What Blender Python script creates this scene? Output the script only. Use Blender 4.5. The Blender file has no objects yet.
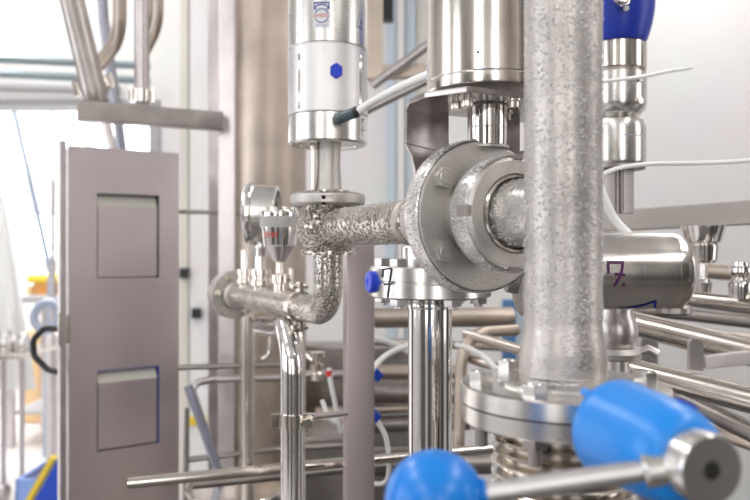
import bpy, bmesh, math, random
from mathutils import Vector, Matrix
random.seed(7)
PI = math.pi
SC = bpy.context.scene
COL = SC.collection
F = 720.0                      # focal length in pixels of a 750 px wide frame
CAMZ = 1.35

# ---------------------------------------------------------------- camera
cd = bpy.data.cameras.new('camera'); cam = bpy.data.objects.new('camera', cd); COL.objects.link(cam)
cam.location = (0, 0, CAMZ); cam.rotation_euler = (PI/2, 0, 0)
cd.sensor_width = 36; cd.lens = 36*F/750; cd.clip_start = .02; cd.clip_end = 60
cd.dof.use_dof = True; cd.dof.focus_distance = .66; cd.dof.aperture_fstop = 6.4
SC.camera = cam
# ---------------------------------------------------------------- world, lamps, exposure
SC.view_settings.view_transform = 'Standard'; SC.view_settings.look = 'None'
SC.view_settings.gamma = 1; SC.view_settings.use_curve_mapping = False
SC.view_settings.exposure = 0.5
w = bpy.data.worlds.new('sky'); SC.world = w; w.use_nodes = True
bg = w.node_tree.nodes['Background']; bg.inputs[0].default_value = (.86, .93, 1, 1); bg.inputs[1].default_value = 5

def lamp(name, loc, size, power, target=None, color=(1, 1, 1)):
    l = bpy.data.lights.new(name, 'AREA'); l.shape = 'RECTANGLE'; l.size, l.size_y = size; l.energy = power*.30; l.color = color
    o = bpy.data.objects.new(name, l); COL.objects.link(o); o.location = loc
    if target is not None:
        d = Vector(target)-Vector(loc); o.rotation_euler = d.to_track_quat('-Z', 'Y').to_euler()
    return o
for x in (-1.5, 1.5):
    for y in (-1.3, .7, 2.5):
        lamp('ceiling_lamp', (x, y, 3.12), (.30, 1.3), 40, color=(1, .97, .95))
lamp('ceiling_lamp', (-2.6, 4.9, 3.1), (1.2, 1.2), 300, color=(1, .97, .96))
# daylight coming in through the glazed side of the hall, left of and behind the camera
lamp('daylight', (-3.9, .6, 1.9), (.9, 1.9), 60, (0, .8, 1.3), (.93, .96, 1))
lamp('daylight', (-3.9, -1.2, 1.9), (.9, 1.9), 45, (0, .8, 1.3), (.93, .96, 1))
lamp('daylight', (.55, -2.6, 1.9), (.7, 2.0), 42, (0, .8, 1.2), (1, .98, .96))
lamp('daylight', (-1.3, -2.6, 1.9), (.7, 2.0), 42, (0, .8, 1.2), (1, .98, .96))
lamp('daylight', (3.2, .2, 1.8), (1.0, 1.9), 38, (0, .8, 1.2), (1, .95, .93))

# ---------------------------------------------------------------- materials
def nodes(name):
    m = bpy.data.materials.new(name); m.use_nodes = True
    nt = m.node_tree; return m, nt, nt.nodes['Principled BSDF']
def plain(name, col, rough=.5, metal=0, bump=0, bscale=60, **kw):
    m, nt, p = nodes(name)
    p.inputs['Roughness'].default_value = rough; p.inputs['Metallic'].default_value = metal
    tc = nt.nodes.new('ShaderNodeTexCoord'); n = nt.nodes.new('ShaderNodeTexNoise'); n.inputs['Scale'].default_value = bscale
    nt.links.new(tc.outputs['Object'], n.inputs['Vector'])
    r = nt.nodes.new('ShaderNodeMixRGB'); r.blend_type = 'MULTIPLY'; r.inputs[0].default_value = .12
    r.inputs[1].default_value = (*col, 1); nt.links.new(n.outputs['Color'], r.inputs[2]); nt.links.new(r.outputs[0], p.inputs['Base Color'])
    if bump:
        b = nt.nodes.new('ShaderNodeBump'); b.inputs['Strength'].default_value = bump; b.inputs['Distance'].default_value = .001
        nt.links.new(n.outputs['Fac'], b.inputs['Height']); nt.links.new(b.outputs[0], p.inputs['Normal'])
    for k, v in kw.items(): p.inputs[k].default_value = v
    return m
def steel(name, col, rough, stretch=(1, 1, 1), scale=300, bump=.1, dist=.0004, mottle=.25, mscale=18, aniso=0, var=.12):
    """brushed or blasted stainless steel: stretched noise for the grain, a slow noise for stains"""
    m, nt, p = nodes(name); L = nt.links; N = nt.nodes
    p.inputs['Metallic'].default_value = 1
    tc = N.new('ShaderNodeTexCoord'); mp = N.new('ShaderNodeMapping'); mp.inputs['Scale'].default_value = stretch
    L.new(tc.outputs['Object'], mp.inputs['Vector'])
    n = N.new('ShaderNodeTexNoise'); n.inputs['Scale'].default_value = scale; n.inputs['Detail'].default_value = 4; L.new(mp.outputs[0], n.inputs['Vector'])
    n2 = N.new('ShaderNodeTexNoise'); n2.inputs['Scale'].default_value = mscale; n2.inputs['Detail'].default_value = 6; L.new(tc.outputs['Object'], n2.inputs['Vector'])
    cr = N.new('ShaderNodeValToRGB'); cr.color_ramp.elements[0].position = .3; cr.color_ramp.elements[1].position = .7
    cr.color_ramp.elements[0].color = (*[c*(1-mottle) for c in col], 1); cr.color_ramp.elements[1].color = (*col, 1)
    L.new(n2.outputs['Fac'], cr.inputs[0]); L.new(cr.outputs[0], p.inputs['Base Color'])
    mr = N.new('ShaderNodeMapRange'); mr.inputs['To Min'].default_value = max(.02, rough-var); mr.inputs['To Max'].default_value = rough+var
    L.new(n2.outputs['Fac'], mr.inputs['Value']); L.new(mr.outputs[0], p.inputs['Roughness'])
    b = N.new('ShaderNodeBump'); b.inputs['Strength'].default_value = bump; b.inputs['Distance'].default_value = dist
    L.new(n.outputs['Fac'], b.inputs['Height']); L.new(b.outputs[0], p.inputs['Normal'])
    return m
def wet(name, col, rough, scale, strength, dist=.002, edge=.5):
    """steel under a skin of condensed drops: raised Voronoi beads"""
    m, nt, p = nodes(name); L = nt.links; N = nt.nodes
    p.inputs['Metallic'].default_value = .9
    p.inputs['Roughness'].default_value = rough
    tc = N.new('ShaderNodeTexCoord')
    v = N.new('ShaderNodeTexVoronoi'); v.inputs['Scale'].default_value = scale; v.inputs['Randomness'].default_value = 1; L.new(tc.outputs['Object'], v.inputs['Vector'])
    n = N.new('ShaderNodeTexNoise'); n.inputs['Scale'].default_value = scale*.8; n.inputs['Detail'].default_value = 3; L.new(tc.outputs['Object'], n.inputs['Vector'])
    cr = N.new('ShaderNodeMapRange'); cr.inputs['From Min'].default_value = 0; cr.inputs['From Max'].default_value = edge; cr.inputs['To Min'].default_value = 1; cr.inputs['To Max'].default_value = 0
    cr.interpolation_type = 'SMOOTHSTEP'; L.new(v.outputs['Distance'], cr.inputs['Value'])
    mx = N.new('ShaderNodeMath'); mx.operation = 'MULTIPLY'; L.new(cr.outputs[0], mx.inputs[0]); L.new(n.outputs['Fac'], mx.inputs[1])
    n2 = N.new('ShaderNodeTexNoise'); n2.inputs['Scale'].default_value = 30; L.new(tc.outputs['Object'], n2.inputs['Vector'])
    ra = N.new('ShaderNodeValToRGB'); ra.color_ramp.elements[0].color = (*[c*.72 for c in col], 1); ra.color_ramp.elements[1].color = (*col, 1)
    ra.color_ramp.elements[0].position = .3; ra.color_ramp.elements[1].position = .65
    L.new(n2.outputs['Fac'], ra.inputs[0]); L.new(ra.outputs[0], p.inputs['Base Color'])
    b = N.new('ShaderNodeBump'); b.inputs['Strength'].default_value = strength; b.inputs['Distance'].default_value = dist
    L.new(mx.outputs[0], b.inputs['Height']); L.new(b.outputs[0], p.inputs['Normal'])
    return m
BR = (1, 1, .03)
M = dict(
    polished=steel('polished_steel', (.80, .75, .69), .16, BR, 500, .08, mottle=.12, var=.05),
    mirror=steel('mirror_steel', (.83, .81, .79), .09, BR, 300, .03, mottle=.08, var=.03),
    lathed=steel('turned_steel', (.80, .78, .75), .26, (.04, .04, 1), 900, .16, mottle=.12, var=.06),
    blasted=steel('blasted_steel', (.74, .73, .73), .40, (1, 1, 1), 1300, .35, .0006, mottle=.15, var=.08),
    cast=steel('cast_steel', (.60, .575, .55), .40, (1, 1, 1), 700, .5, .0010, mottle=.2, var=.08),
    satin=steel('satin_steel', (.66, .62, .62), .34, BR, 400, .12, mottle=.18, var=.06),
    dark=steel('dull_steel', (.44, .405, .385), .36, BR, 300, .12, mottle=.3, var=.08),
    warm=steel('warm_steel', (.66, .57, .49), .46, (1, 1, .2), 60, .15, mottle=.28, mscale=9, var=.08),
    bracket=steel('bracket_steel', (.58, .53, .52), .24, (1, .05, 1), 400, .1, mottle=.35, mscale=40, var=.07),
    wetpipe=wet('dewy_steel', (.58, .545, .52), .40, 620, .8, .0010),
    wetcoarse=wet('heavily_beaded_steel', (.60, .55, .50), .22, 260, 1.0, .010, .6),
    wetbright=wet('bright_beaded_steel', (.80, .77, .74), .28, 560, 1.0, .0034),
    wetfine=wet('finely_beaded_steel', (.64, .60, .56), .25, 340, 1.0, .0068),
    sheet=steel('brushed_sheet_steel', (.74, .66, .67), .36, (1, 1, .02), 500, .1, mottle=.1, mscale=4, var=.04),
    lipsheen=plain('ceiling_sheen_cream', (.93, .92, .84), .35),  # bright cream stands in for the ceiling reflected in the pocket lips
    wall=plain('white_wall_paint', (.91, .90, .895), .6, bscale=3),
    wallblue=plain('pale_blue_panel', (.66, .76, .84), .5, bscale=5),
    cream=plain('cream_panel', (.78, .75, .68), .55, bscale=4),
    floor=plain('pale_resin_floor', (.72, .69, .68), .35, bscale=2.5),
    ceil=plain('ceiling_paint', (.85, .85, .85), .7),
    black=plain('black_plastic', (.02, .02, .025), .4),
    anth=plain('anthracite_plastic', (.07, .10, .12), .32),
    blue=plain('bright_blue_plastic', (.012, .26, .80), .33, bump=.1, bscale=900),
    blueball=plain('glossy_blue_plastic', (.006, .22, .75), .3),
    dome=plain('deep_blue_plastic', (.012, .04, .42), .38),
    plug=plain('ultramarine_plastic', (.01, .05, .62), .35),
    tube=plain('milky_tube', (.95, .95, .94), .35),
    white=plain('white_plastic', (.85, .85, .84), .4),
    paper=plain('white_paper', (.85, .85, .83), .6),
    ink=plain('purple_ink', (.09, .008, .10), .45),
    inkblue=plain('blue_ink', (.01, .03, .30), .45),
    inkblack=plain('black_ink', (.015, .012, .03), .5),
    red=plain('red_print', (.75, .05, .04), .5),
    rubber=plain('rubber', (.03, .03, .03), .7),
    yellow=plain('yellow_plastic', (.85, .62, .05), .5),
    orange=plain('orange_card', (.75, .35, .10), .6),
    wood=plain('light_wood', (.78, .55, .30), .6),
    maroon=plain('maroon_plastic', (.20, .04, .05), .5),
    royal=plain('royal_blue_plastic', (.01, .07, .55), .4),
    lilac=plain('grey_blue_paint', (.42, .48, .60), .4),
    grey=plain('grey_paint', (.50, .49, .50), .5),
    glassdark=plain('dark_dial_glass', (.03, .05, .045), .08),
)
def mk_glass():
    m, nt, p = nodes('window_glass'); N = nt.nodes; L = nt.links
    t = N.new('ShaderNodeBsdfTransparent'); g = N.new('ShaderNodeBsdfGlossy'); g.inputs['Roughness'].default_value = .02
    x = N.new('ShaderNodeMixShader'); x.inputs[0].default_value = .06
    L.new(t.outputs[0], x.inputs[1]); L.new(g.outputs[0], x.inputs[2]); L.new(x.outputs[0], N['Material Output'].inputs[0]); return m
M['glass'] = mk_glass()
def mk_drop():
    m, nt, p = nodes('water'); p.inputs['Base Color'].default_value = (.97, .98, 1, 1); p.inputs['Roughness'].default_value = .03
    p.inputs['IOR'].default_value = 1.33; p.inputs['Transmission Weight'].default_value = .6; return m
M['water'] = mk_drop()

# ---------------------------------------------------------------- helpers
def W(px, py, Y): return Vector(((px-375)/F*Y, Y, CAMZ-(py-250)/F*Y))   # the point at distance Y seen at a pixel
def S(px, Y): return px*Y/F
Z = Vector((0, 0, 1))
def frame(o, z, xhint=None):
    z = Vector(z).normalized(); x = Vector(xhint) if xhint is not None else (Vector((1, 0, 0)) if abs(z.x) < .9 else Vector((0, 1, 0)))
    x = (x - z*x.dot(z)).normalized(); y = z.cross(x)
    m = Matrix((x, y, z)).transposed().to_4x4(); m.translation = Vector(o); return m
def NB(): return bmesh.new()
def lathe(b, prof, MX, seg=40, a0=0, a1=2*PI):
    full = abs(a1-a0-2*PI) < 1e-6; n = seg if full else seg+1
    rings = []
    for r, z in prof:
        if r < 1e-7: rings.append([b.verts.new(MX @ Vector((0, 0, z)))])
        else: rings.append([b.verts.new(MX @ Vector((r*math.cos(a0+(a1-a0)*i/seg), r*math.sin(a0+(a1-a0)*i/seg), z))) for i in range(n)])
    for A, B in zip(rings, rings[1:]):
        for i in range(seg):
            j = (i+1) % n
            if len(A) == 1 and len(B) == 1: continue
            if len(A) == 1: b.faces.new((A[0], B[j], B[i]))
            elif len(B) == 1: b.faces.new((A[i], A[j], B[0]))
            else: b.faces.new((A[i], A[j], B[j], B[i]))
    if not full:
        for k in (0, -1):
            vs = [R[k] if len(R) > 1 else R[0] for R in rings]
            try: b.faces.new(vs if k else vs[::-1])
            except Exception: pass
    return b
def cyl(b, MX, r, z0, z1, seg=32, bev=None, r1=None):
    r1 = r if r1 is None else r1
    e = min(abs(z1-z0)*.2, r*.12) if bev is None else bev
    if e > 0: lathe(b, [(0, z0), (r-e, z0), (r, z0+e), (r1, z1-e), (r1-e, z1), (0, z1)], MX, seg)
    else: lathe(b, [(0, z0), (r, z0), (r1, z1), (0, z1)], MX, seg)
    return b
def prism(b, pts, MX, z0, z1, bev=0):
    lo = [b.verts.new(MX @ Vector((x, y, z0))) for x, y in pts]; hi = [b.verts.new(MX @ Vector((x, y, z1))) for x, y in pts]
    fs = [b.faces.new(lo[::-1]), b.faces.new(hi)]
    n = len(pts)
    for i in range(n): fs.append(b.faces.new((lo[i], lo[(i+1) % n], hi[(i+1) % n], hi[i])))
    if bev:
        es = {e for f in fs for e in f.edges}
        bmesh.ops.bevel(b, geom=list(es), offset=bev, segments=2, affect='EDGES', profile=.6)
    return b
def box(b, MX, sx, sy, z0, z1, bev=0):
    return prism(b, [(-sx/2, -sy/2), (sx/2, -sy/2), (sx/2, sy/2), (-sx/2, sy/2)], MX, z0, z1, bev)
def abox(b, x0, x1, y0, y1, z0, z1, bev=0):
    return box(b, Matrix.Translation(((x0+x1)/2, (y0+y1)/2, 0)), x1-x0, y1-y0, z0, z1, bev)
def beam(b, p, q, w_, h_, bev=.002, up=Z):
    p, q = Vector(p), Vector(q); d = q-p
    side = d.cross(Vector(up)).normalized()
    return box(b, frame(p, d, side), w_, h_, 0, d.length, bev)
def hexa(b, MX, r, z0, z1, bev=None):
    prism(b, [(r*math.cos(PI/3*i+.3), r*math.sin(PI/3*i+.3)) for i in range(6)], MX, z0, z1, r*.07 if bev is None else bev)
    return b
def fillet(pts, rad, n=8):
    pts = [Vector(p) for p in pts]; out = [pts[0]]
    for a, c, d in zip(pts, pts[1:], pts[2:]):
        u = (a-c); v = (d-c); lu, lv = u.length, v.length; u.normalize(); v.normalize()
        ang = u.angle(v)
        if ang > PI-.02: out.append(c); continue
        t = min(rad/math.tan(ang/2), lu*.48, lv*.48)
        R = t*math.tan(ang/2); bis = (u+v).normalized(); ctr = c+bis*(R/math.sin(ang/2))
        s = (c+u*t)-ctr; e = (c+v*t)-ctr
        for i in range(n+1):
            q = s.slerp(e, i/n) if s.angle(e) > 1e-4 else s
            out.append(ctr+q.normalized()*R)
    out.append(pts[-1]); return out
def smooth(pts, n=6):
    pts = [Vector(p) for p in pts]; P = [2*pts[0]-pts[1]]+pts+[2*pts[-1]-pts[-2]]; out = []
    for i in range(1, len(P)-2):
        a, b_, c, d = P[i-1:i+3]
        for k in range(n):
            t = k/n; out.append(.5*((2*b_)+(c-a)*t+(2*a-5*b_+4*c-d)*t*t+(-a+3*b_-3*c+d)*t**3))
    out.append(pts[-1]); return out
def tube(b, pts, r, seg=20, cap=True, rend=None):
    pts = [Vector(p) for p in pts]; n = len(pts)
    T = [(pts[min(i+1, n-1)]-pts[max(i-1, 0)]).normalized() for i in range(n)]
    x = T[0].orthogonal().normalized(); rings = []
    for i in range(n):
        x = (x-T[i]*x.dot(T[i])).normalized(); y = T[i].cross(x)
        rr = r if rend is None else r+(rend-r)*i/(n-1)
        rings.append([b.verts.new(pts[i]+(x*math.cos(2*PI*k/seg)+y*math.sin(2*PI*k/seg))*rr) for k in range(seg)])
    for A, B in zip(rings, rings[1:]):
        for k in range(seg): b.faces.new((A[k], A[(k+1) % seg], B[(k+1) % seg], B[k]))
    if cap: b.faces.new(rings[0][::-1]); b.faces.new(rings[-1])
    return b
WM = {}
def link(name, b, mat, parent=None, ang=32, mx=None):
    """one mesh object; geometry comes in world coordinates and is stored in the frame of its thing"""
    base = WM[parent.name] if parent is not None else (mx if mx is not None else None)
    if base is None:
        c = Vector((0, 0, 0)); 
        for v in b.verts: c += v.co
        c /= max(1, len(b.verts)); base = Matrix.Translation((c.x, c.y, min(v.co.z for v in b.verts)))
    bmesh.ops.recalc_face_normals(b, faces=b.faces)
    b.transform(base.inverted())
    me = bpy.data.meshes.new(name); b.to_mesh(me); b.free()
    for p in me.polygons: p.use_smooth = True
    me.set_sharp_from_angle(angle=math.radians(ang))
    me.materials.append(M[mat] if isinstance(mat, str) else mat)
    o = bpy.data.objects.new(name, me); COL.objects.link(o)
    if parent is not None: o.parent = parent
    else: o.matrix_world = base
    WM[o.name] = base
    if len(me.vertices) < 3000:
        wn = o.modifiers.new('weighted_normals', 'WEIGHTED_NORMAL'); wn.keep_sharp = True
    return o
def thing(name, label, cat, loc, group=None):
    o = bpy.data.objects.new(name, None); COL.objects.link(o); o.location = loc; o.empty_display_size = .02
    o['label'] = label; o['category'] = cat
    if group: o['group'] = group
    WM[o.name] = Matrix.Translation(Vector(loc)); return o
def tag(o, label, cat, group=None):
    o['label'] = label; o['category'] = cat
    if group: o['group'] = group
    return o
def struct(name, b, mat, parent=None):
    o = link(name, b, mat, parent)
    if parent is None: o['kind'] = 'structure'
    return o
def pipe(name, label, pts, r, mat='dark', bend=.04, seg=20, cat='pipe', group=None):
    b = NB(); tube(b, fillet(pts, bend), r, seg); return tag(link(name, b, mat), label, cat, group)
def wrap(MX, R, phi, h, mode='V'):
    def f(u, v, e=0):
        if mode == 'V': a, z = phi+u/R, h+v
        else: a, z = phi-v/R, h+u
        return MX @ Vector(((R+e)*math.cos(a), (R+e)*math.sin(a), z))
    return f
def flat(MX):
    return lambda u, v, e=0: MX @ Vector((u, v, e))
def strokes(b, lines, fmap, width, e=.0004, sub=4):
    for L_ in lines:
        for (u0, v0), (u1, v1) in zip(L_, L_[1:]):
            du, dv = u1-u0, v1-v0; l = math.hypot(du, dv) or 1e-9
            nx, ny = -dv/l*width/2, du/l*width/2; ex, ey = du/l*width*.35, dv/l*width*.35
            n = max(1, int(l/.004)+1); prev = None
            for i in range(n+1):
                t = i/n; k = -1 if i == 0 else (1 if i == n else 0)
                u, v = u0+du*t+ex*k, v0+dv*t+ey*k
                c = (b.verts.new(fmap(u+nx, v+ny, e)), b.verts.new(fmap(u-nx, v-ny, e)))
                if prev: b.faces.new((prev[0], prev[1], c[1], c[0]))
                prev = c
    return b
def patch(b, fmap, u0, u1, v0, v1, e=.0003, n=8):
    rows = [[b.verts.new(fmap(u0+(u1-u0)*i/n, v, e)) for i in range(n+1)] for v in (v0, v1)]
    for i in range(n): b.faces.new((rows[0][i], rows[0][i+1], rows[1][i+1], rows[1][i]))
    return b
def text(b, s, size, fmap, e=.0006):
    c = bpy.data.curves.new('t', 'FONT'); c.body = s; c.size = size; c.align_x = 'CENTER'; c.align_y = 'CENTER'; c.resolution_u = 3
    o = bpy.data.objects.new('t', c); COL.objects.link(o); bpy.context.view_layer.update()
    me = bpy.data.meshes.new_from_object(o.evaluated_get(bpy.context.evaluated_depsgraph_get()))
    vs = [b.verts.new(fmap(v.co.x, v.co.y, e)) for v in me.vertices]
    for p in me.polygons:
        try: b.faces.new([vs[i] for i in p.vertices])
        except Exception: pass
    bpy.data.objects.remove(o); bpy.data.curves.remove(c); bpy.data.meshes.remove(me)
    return b
ICO = bmesh.new(); bmesh.ops.create_icosphere(ICO, subdivisions=1, radius=1); ICO.verts.ensure_lookup_table()
IV = [v.co.copy() for v in ICO.verts]; IF = [[v.index for v in f.verts] for f in ICO.faces]
def drops(parent, sampler, n, smin, smax, seed=1, name='water_droplets'):
    """beads of condensed water standing on a surface: sampler gives point and normal"""
    rnd = random.Random(seed); vs, fs = [], []
    base = WM[parent.name].inverted()
    for _ in range(n):
        p, nr = sampler(rnd); s = smin+(smax-smin)*rnd.random()**2.5
        fr = frame(p, nr); k = len(vs); sx, sz = s*rnd.uniform(.8, 1.1), s*rnd.uniform(.8, 1.35)
        up = fr.to_3x3().inverted() @ Z; 
        for v in IV: vs.append(base @ (fr @ Vector((v.x*sx, v.y*sz, v.z*s*.55))))
        fs += [[i+k for i in f] for f in IF]
    me = bpy.data.meshes.new(name); me.from_pydata(vs, [], fs); me.materials.append(M['water'])
    for p in me.polygons: p.use_smooth = True
    o = bpy.data.objects.new(name, me); COL.objects.link(o); o.parent = parent; o['kind'] = 'stuff'; WM[o.name] = WM[parent.name]
    return o
def on_cyl(MX, r, z0, z1, a0=0, a1=2*PI):
    def f(rnd):
        a = rnd.uniform(a0, a1); z = rnd.uniform(z0, z1); n = Vector((math.cos(a), math.sin(a), 0))
        return MX @ Vector((r*n.x, r*n.y, z)), MX.to_3x3() @ n
    return f

# ================================================================ THE SETTING
X0, X1, Y0, Y1, H = -4.2, 3.4, -3.0, 3.4, 3.2
b = NB(); abox(b, X0-.1, X1+.1, Y0-.1, 6.7, -.08, 0); struct('floor', b, 'floor')
b = NB(); abox(b, X0-.1, X1+.1, Y0-.1, 6.7, H, H+.1); struct('ceiling', b, 'ceil')
b = NB(); abox(b, X0-.12, X0, Y0-.1, 6.6, 0, H); struct('wall_left', b, 'wall')
b = NB(); abox(b, X1, X1+.12, Y0-.1, 6.6, 0, H); struct('wall_right', b, 'wall')
b = NB(); abox(b, X0, X1, Y0-.12, Y0, 0, H); struct('wall_front', b, 'wall')
# wall behind the plant: a wide opening at the left shows the room beyond
ox = W(160, 0, Y1).x; oz = W(0, 100, Y1).z
b = NB(); abox(b, ox, X1, Y1, Y1+.12, 0, H); abox(b, X0, ox, Y1, Y1+.12, oz, H); struct('wall_back', b, 'wall')
b = NB(); abox(b, ox-.05, ox, Y1-.015, Y1+.135, 0, oz-.031, .004); abox(b, X0, ox-.001, Y1-.016, Y1+.135, oz-.03, oz, .004); struct('trim_1', b, 'grey')
b = NB(); abox(b, ox, X1, Y1-.02, Y1, 0, .12, .004); struct('baseboard_back', b, 'grey')
# far wall with a window
YF = 6.5; wx0, wx1 = W(-60, 0, YF).x, W(163, 0, YF).x; wz1, wz0 = W(0, 96, YF).z, W(0, 262, YF).z
b = NB(); abox(b, X0, wx0, YF, YF+.12, 0, H); abox(b, wx1, X1, YF, YF+.12, 0, H); abox(b, wx0, wx1, YF, YF+.12, 0, wz0); abox(b, wx0, wx1, YF, YF+.12, wz1, H)
struct('wall_far', b, 'wall')
b = NB()
for x in (wx0, (wx0*2+wx1)/3, (wx0+2*wx1)/3, wx1): abox(b, x-.03, x+.03, YF-.02, YF+.1, wz0, wz1, .004)
for z in (wz0, wz1): abox(b, wx0-.03, wx1+.03, YF-.022, YF+.1, z-.03, z+.03, .004)
wf = struct('window_1', b, 'white')
for i in range(3):
    xa = wx0+(wx1-wx0)*i/3; b = NB(); abox(b, xa+.03, xa+(wx1-wx0)/3-.03, YF+.03, YF+.036, wz0+.03, wz1-.03); link('pane', b, 'glass', wf)
# wall panels that stand proud behind the plant
for i, (xa, xb, m_, pr) in enumerate(((181, 189, 'cream', .02), (190, 213, 'wall', .012), (386, 396, 'wallblue', .03), (397, 404, 'wall', .05), (405, 415, 'wallblue', .03), (416, 440, 'cream', .012))):
    b = NB(); abox(b, W(xa, 0, Y1).x, W(xb, 0, Y1).x, Y1-pr, Y1, .12, H-.001, .002); struct('trim_%d' % (i+2), b, m_)

# ================================================================ ROOM BEYOND THE OPENING (far left)
def bench(px0, px1, ytop, Y, d, label):
    t = thing('workbench', label, 'table', (W((px0+px1)/2, 0, Y).x, Y+d/2, 0))
    xa, xb = W(px0, 0, Y).x, W(px1, 0, Y).x; zt = W(0, ytop, Y).z
    b = NB(); abox(b, xa, xb, Y, Y+d, zt-.05, zt, .006); link('tabletop', b, 'grey', t)
    for x in (xa+.04, xb-.04):
        for y in (Y+.04, Y+d-.04):
            b = NB(); abox(b, x-.025, x+.025, y-.025, y+.025, 0, zt-.05, .003); link('leg', b, 'satin', t)
    b = NB(); abox(b, xa+.04, xb-.04, Y+.05, Y+d-.05, .22, .24, .003); link('shelf', b, 'grey', t)
    return zt
zt = bench(2, 60, 296, 4.9, .6, 'pale grey bench carrying yellow and orange boxes, beyond the opening')
for (px, wpx, hpx, m_, lab) in ((42, 17, 12, 'orange', 'orange-brown carton on the far bench under the yellow tray'), (29, 7, 9, 'wood', 'small brown carton at the left end of the far bench')):
    b = NB(); c = W(px, 296, 5.0); s = S(wpx, 5); abox(b, c.x-s/2, c.x+s/2, 5, 5.3, zt, zt+S(hpx, 5), .01); t = tag(link('carton', b, m_), lab, 'box')
b = NB(); c = W(46, 283, 5.0); abox(b, c.x-.13, c.x+.14, 4.98, 5.35, c.z, c.z+S(8, 5), .02)
tag(link('tray', b, 'yellow'), 'yellow tray lying on top of the orange-brown carton', 'tray')
# trolley with round drums, blurred
t = thing('steel_trolley', 'steel trolley with shiny machine parts beside the opening', 'trolley', (W(14, 0, 3.9).x, 4.0, 0))
xa, xb = W(-14, 0, 3.9).x, W(32, 0, 3.9).x; z1 = W(0, 352, 3.9).z
b = NB(); abox(b, xa, xb, 3.8, 4.2, z1-.03, z1, .006); link('tray', b, 'polished', t)
for x in (xa+.03, W(8, 0, 3.9).x, xb-.03):
    b = NB(); tube(b, [(x, 3.85, .07), (x, 3.85, z1)], .015, 12); lathe(b, [(0, -.02), (.045, -.02), (.05, 0), (.045, .02), (0, .02)], frame((x, 3.85, .05), (1, 0, 0)), 20); link('leg', b, 'satin', t)
for px, py, r in ((5, 338, .052), (23, 340, .042), (-16, 336, .058)):
    c = W(px, py, 4.0)
    b = NB(); lathe(b, [(0, 0), (r, 0), (r*1.08, .02), (r, .04), (r, c.z+r*.6-z1-.03), (r*.7, c.z+r*.9-z1), (0, c.z+r-z1)], frame((c.x, 4.0, z1), Z), 24); tag(link('steel_pot', b, 'mirror'), {5: 'shiny round steel pot in the middle of the trolley', 23: 'small steel pot at the right end of the trolley', -16: 'large steel pot at the left end of the trolley'}[px], 'pot')
# coil of grey hose leaning, ring at (47,317)
c = W(47, 316, 3.8); b = NB(); R_ = S(13, 3.8)
tube(b, [c+Vector((math.cos(a)*R_, math.sin(a)*.02, math.sin(a)*R_)) for a in [2*PI*i/28 for i in range(28)]]+[c+Vector((R_, 0, 0))], .024, 12)
beam(b, c+Vector((0, .03, -R_)), (c.x, c.y+.03, 0), .03, .03)
tag(link('hose_hanger', b, 'lilac'), 'grey-blue hose ring on a slim stand left of the cabinet', 'hose')
# white refrigerator-like cupboard
b = NB(); xa, xb = W(41, 0, 4.3).x, W(64, 0, 4.3).x; abox(b, xa, xb, 4.35, 4.8, 0, W(0, 335, 4.35).z, .02)
cb = tag(link('cupboard', b, 'white'), 'low white cupboard behind the black D-shaped handle', 'cupboard')
b = NB(); xa, xb = W(22, 0, 5.6).x, W(40, 0, 5.6).x; abox(b, xa, xb, 5.6, 5.9, 0, W(0, 330, 5.6).z, .02)
tag(link('cupboard', b, 'wood'), 'light wooden cupboard standing under the far bench', 'cupboard')
b = NB(); c = W(53, 409, 4.1); abox(b, c.x-.07, c.x+.07, 4.05, 4.2, 0, S(24, 4.1)*.75, .015)
tag(link('crate', b, 'maroon'), 'small maroon crate on the floor before the white cupboard', 'crate')
# leaning strut and upright stand before the window
b = NB(); beam(b, W(12, 100, 4.6), W(44, 275, 4.6)+Vector((0, .1, 0)), .032, .032); beam(b, W(44, 275, 4.6)+Vector((0, .1, 0)), Vector((W(46, 0, 4.7).x, 4.7, 0)), .032, .032)
tag(link('leaning_strut', b, 'lilac'), 'slim grey-blue strut leaning across the bright window', 'strut')
t = thing('upright_stand', 'slim steel stand with a crossbar left of the cabinet top', 'stand', (W(53, 0, 4.1).x, 4.27, 0))
b = NB(); x = W(53, 0, 4.27).x; tube(b, [(x, 4.27, 0), (x, 4.27, W(0, 178, 4.27).z)], .014, 12); link('upright', b, 'satin', t)
b = NB(); tube(b, [W(53, 183, 4.27), W(64, 183, 4.27)], .012, 12); link('crossbar', b, 'satin', t)
b = NB(); cyl(b, frame((x, 4.27, 0), Z), .05, 0, .02); link('foot', b, 'satin', t)
# pale air duct hanging in front of the window
b = NB(); xa, xb = W(24, 0, 5.8).x, W(62, 0, 5.8).x; abox(b, xa, xb, 5.8, 6.1, W(0, 214, 5.8).z, W(0, 163, 5.8).z, .02); abox(b, (xa+xb)/2-.02, (xa+xb)/2+.02, 5.93, 5.97, W(0, 163, 5.8).z, H, 0)
tag(link('air_duct', b, plain('pale_duct_paint', (.62, .66, .76), .5)), 'pale grey-blue duct hanging before the far window', 'duct')
# white sheet hanging at the far left edge
b = NB(); rows = []
for k in range(15):
    v = k/14; rows.append([b.verts.new(Vector((W(-30, 0, 4.4).x+(.16+.24*v**.8)*u/9, 4.4+.03*math.sin(u*1.9+v*2), W(0, 150, 4.4).z*(1-v)+.5*v))) for u in range(10)])
for A, B in zip(rows, rows[1:]):
    for i in range(9): b.faces.new((A[i], A[i+1], B[i+1], B[i]))
bmesh.ops.solidify(b, geom=b.faces[:], thickness=.006)
sh = tag(link('hanging_sheet', b, 'white', ang=80), 'white protective sheet hanging at the far left of the opening', 'sheet')
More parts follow.
